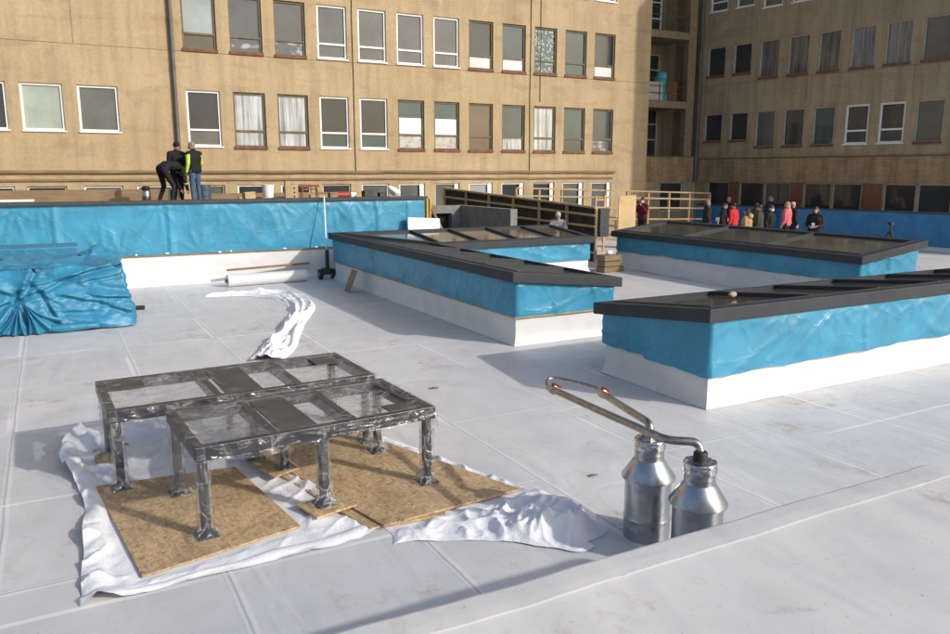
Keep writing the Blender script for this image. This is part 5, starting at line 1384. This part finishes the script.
MB().lathe((0, 0, 0), [(0.15, 0), (0.185, 0.36), (0.195, 0.36), (0.195, 0.385), (0.17, 0.385), (0.14, 0.05)], 24).build('pail', M['white'], bk, autosmooth=40)
MB().tube([(0.19 * math.cos(a), -0.06 - 0.0 , 0.34 - 0.2 * math.sin(a)) for a in [PI * i / 10 for i in range(11)]], 0.006, 6).build('handle', M['galv'], bk)
jg = thing('flask', 'dark grey flask with black lid standing left of the crouching worker', 'flask', (2.5, 24.5, TZ + .1))
MB().lathe((0, 0, 0), [(0.11, 0), (0.12, 0.02), (0.12, 0.24), (0.10, 0.27)], 20).build('flask_body', M['galv'], jg, autosmooth=40)
MB().lathe((0, 0, 0), [(0.09, 0.272), (0.11, 0.30), (0.11, 0.37), (0.06, 0.40)], 20).build('lid', M['blackplastic'], jg, autosmooth=40)
gb = thing('barrel', 'grey blue drum standing behind the worker in jeans', 'drum', (4.12, 24.6, TZ))
MB().lathe((0, 0, 0), [(0.2, 0), (0.2, 0.18), (0.215, 0.19), (0.2, 0.2), (0.2, 0.36), (0.215, 0.37), (0.2, 0.38), (0.2, 0.52), (0.18, 0.53)], 24).build('drum', simple('drum_blue', (0.05, 0.08, 0.12), 0.4), gb, autosmooth=40)
pb = thing('pierced_block', 'tall pale wooden block with holes standing right of the white bucket', 'block', (6.72, 24.5, TZ))
MB().box(-0.2, -0.08, 0, -0.02, 0.08, 0.62).build('upright', M['woodz'], pb, bevel=0.004); MB().box(-0.02, -0.075, 0, 0.2, 0.075, 0.45).build('step', M['woodz'], pb, bevel=0.004)
hl = MB()
for z in (0.14, 0.27, 0.40): hl.tube([(0.08, -0.078, z), (0.08, -0.06, z)], 0.03, 10)  # dark discs on the face, painted shade instead of drilled depth
hl.build('hole_shade', M['dark'], pb)
sw = thing('sawhorse', 'small rusty sawhorse standing on the terrace between the block and red roll', 'sawhorse', (7.33, 24.6, TZ))
rust = simple('rust', (0.20, 0.075, 0.035), 0.8, var=0.4)
MB().box(-0.32, -0.05, 0.42, 0.32, 0.05, 0.5).build('top_bar', rust, sw, bevel=0.005)
MB().box(-0.22, -0.04, 0.33, 0.22, 0.04, 0.38).build('shelf', rust, sw)
for x in (-0.26, 0.26):
    for y in (-0.14, 0.14): MB().bar((x, y, 0), (x * 0.9, y * 0.2, 0.42), 0.03, 0.03).build('leg', rust, sw)
tag(MB().tube([(8.1, 24.5, TZ + 0.17), (8.6, 24.5, TZ + 0.17)], 0.11, 20).build('red_roll', M['red'], autosmooth=40), 'red roll lying on the terrace near the coping', 'roll')
tag(MB().tube([(8.66, 24.5, TZ + 0.15), (8.84, 24.5, TZ + 0.15)], 0.10, 18).build('tape_roll', M['white'], autosmooth=40), 'short white roll touching the end of the red roll', 'roll')
wb = MB()
def wbf(u, v):
    a = u * 2 * PI; r = 0.17 * math.sin(PI * (0.08 + 0.9 * v)) ** 0.7 * (1 + 0.2 * nz(a * 1.5, v * 4, 2)) + 0.02
    return (10.2 + math.cos(a) * r - 0.22 * v ** 2, 24.4 + math.sin(a) * r, TZ + 0.12 + 0.33 * v)
wb.grid(wbf, 24, 14); tag(wb.build('sack', M['white'], smooth=True), 'white sack slumped near the right end of the blue wall', 'sack')
for i, (x, y, s) in enumerate(((5.3, 24.0, .1), (7.9, 24.0, .08), (9.1, 24.1, .1), (9.55, 24.0, .07))):
    tag(MB().obox((x, y, TZ + .11 + s), (s * 1.6, .02, .01), (-.02, s, 0), (0, 0.01, s)).build('offcut', [M['wood'], M['oldwood'], M['rubber'], M['rubber']][i], bevel=0.006),
        ['pale wooden offcut left of the white bucket on the terrace', 'grey wooden offcut left of the red roll', 'black offcut right of the white roll', 'smaller black offcut left of the white sack'][i], 'offcut')

GROUPS = {'skylight': 'skylights on the roof', 'fleece_sheet': 'white fleece sheets', 'chipboard_sheet': 'large chipboard sheets under the frames', 'chipboard_offcut': 'chipboard offcuts', 'steel_frame': 'film wrapped steel frames',
 'duct_stack': 'pair of duct stacks', 'insulation_board': 'white insulation boards', 'timber_beam': 'timber beams on the terrace', 'timber_block': 'small timber stack', 'scrap': 'scraps lying on the roof', 'offcut': 'offcuts on the terrace',
 'parapet_wall': 'blue sheeted parapet walls', 'timber_formwork': 'timber formwork fences', 'tape_roll': 'short rolls'}
for o in list(COL.objects):
    if o.parent is None and o.get('label') and not o.get('group'):
        nm = o.name.split('.')[0]
        if nm in GROUPS: o['group'] = GROUPS[nm]
        elif nm == 'person' and 'roofer' in o['label']: o['group'] = 'roofers on the terrace'
# ------------------------------------------------------------------ world, sun, camera
w = bpy.data.worlds.new('World'); scene.world = w; w.use_nodes = True
nt = w.node_tree; bg = nt.nodes['Background']
sky = nt.nodes.new('ShaderNodeTexSky'); sky.sky_type = 'NISHITA'; sky.sun_disc = False
sd = Vector((1.04, -1.6, 1.0)).normalized()
sky.sun_elevation = math.asin(sd.z); sky.sun_rotation = math.atan2(sd.x, sd.y)
sky.air_density = 1.0; sky.dust_density = 2.5; sky.ozone_density = 1.0
nt.links.new(sky.outputs[0], bg.inputs['Color']); bg.inputs['Strength'].default_value = 0.155
sl_ = bpy.data.lights.new('sun', 'SUN'); sl_.energy = 3.0; sl_.angle = R(0.9); sl_.color = (1.0, 0.96, 0.90)
so = bpy.data.objects.new('sun', sl_); COL.objects.link(so); so.rotation_euler = sd.to_track_quat('Z', 'Y').to_euler(); so.location = (10, -20, 30)

cd = bpy.data.cameras.new('camera'); co = bpy.data.objects.new('camera', cd); COL.objects.link(co)
cd.sensor_fit = 'HORIZONTAL'; cd.sensor_width = 36; cd.lens = 36 * 780 / 950
cd.clip_start = 0.05; cd.clip_end = 3000
yaw, pit = R(28.4375), R(10.531)
fwd = Vector((math.sin(yaw) * math.cos(pit), math.cos(yaw) * math.cos(pit), -math.sin(pit)))
co.location = (0, 0, 2.9); co.rotation_euler = fwd.to_track_quat('-Z', 'Y').to_euler()
scene.camera = co
scene.view_settings.view_transform = 'Standard'; scene.view_settings.look = 'None'
scene.view_settings.exposure = 0; scene.view_settings.gamma = 1
scene.cycles.transparent_max_bounces = 12
scene.cycles.max_bounces = 6
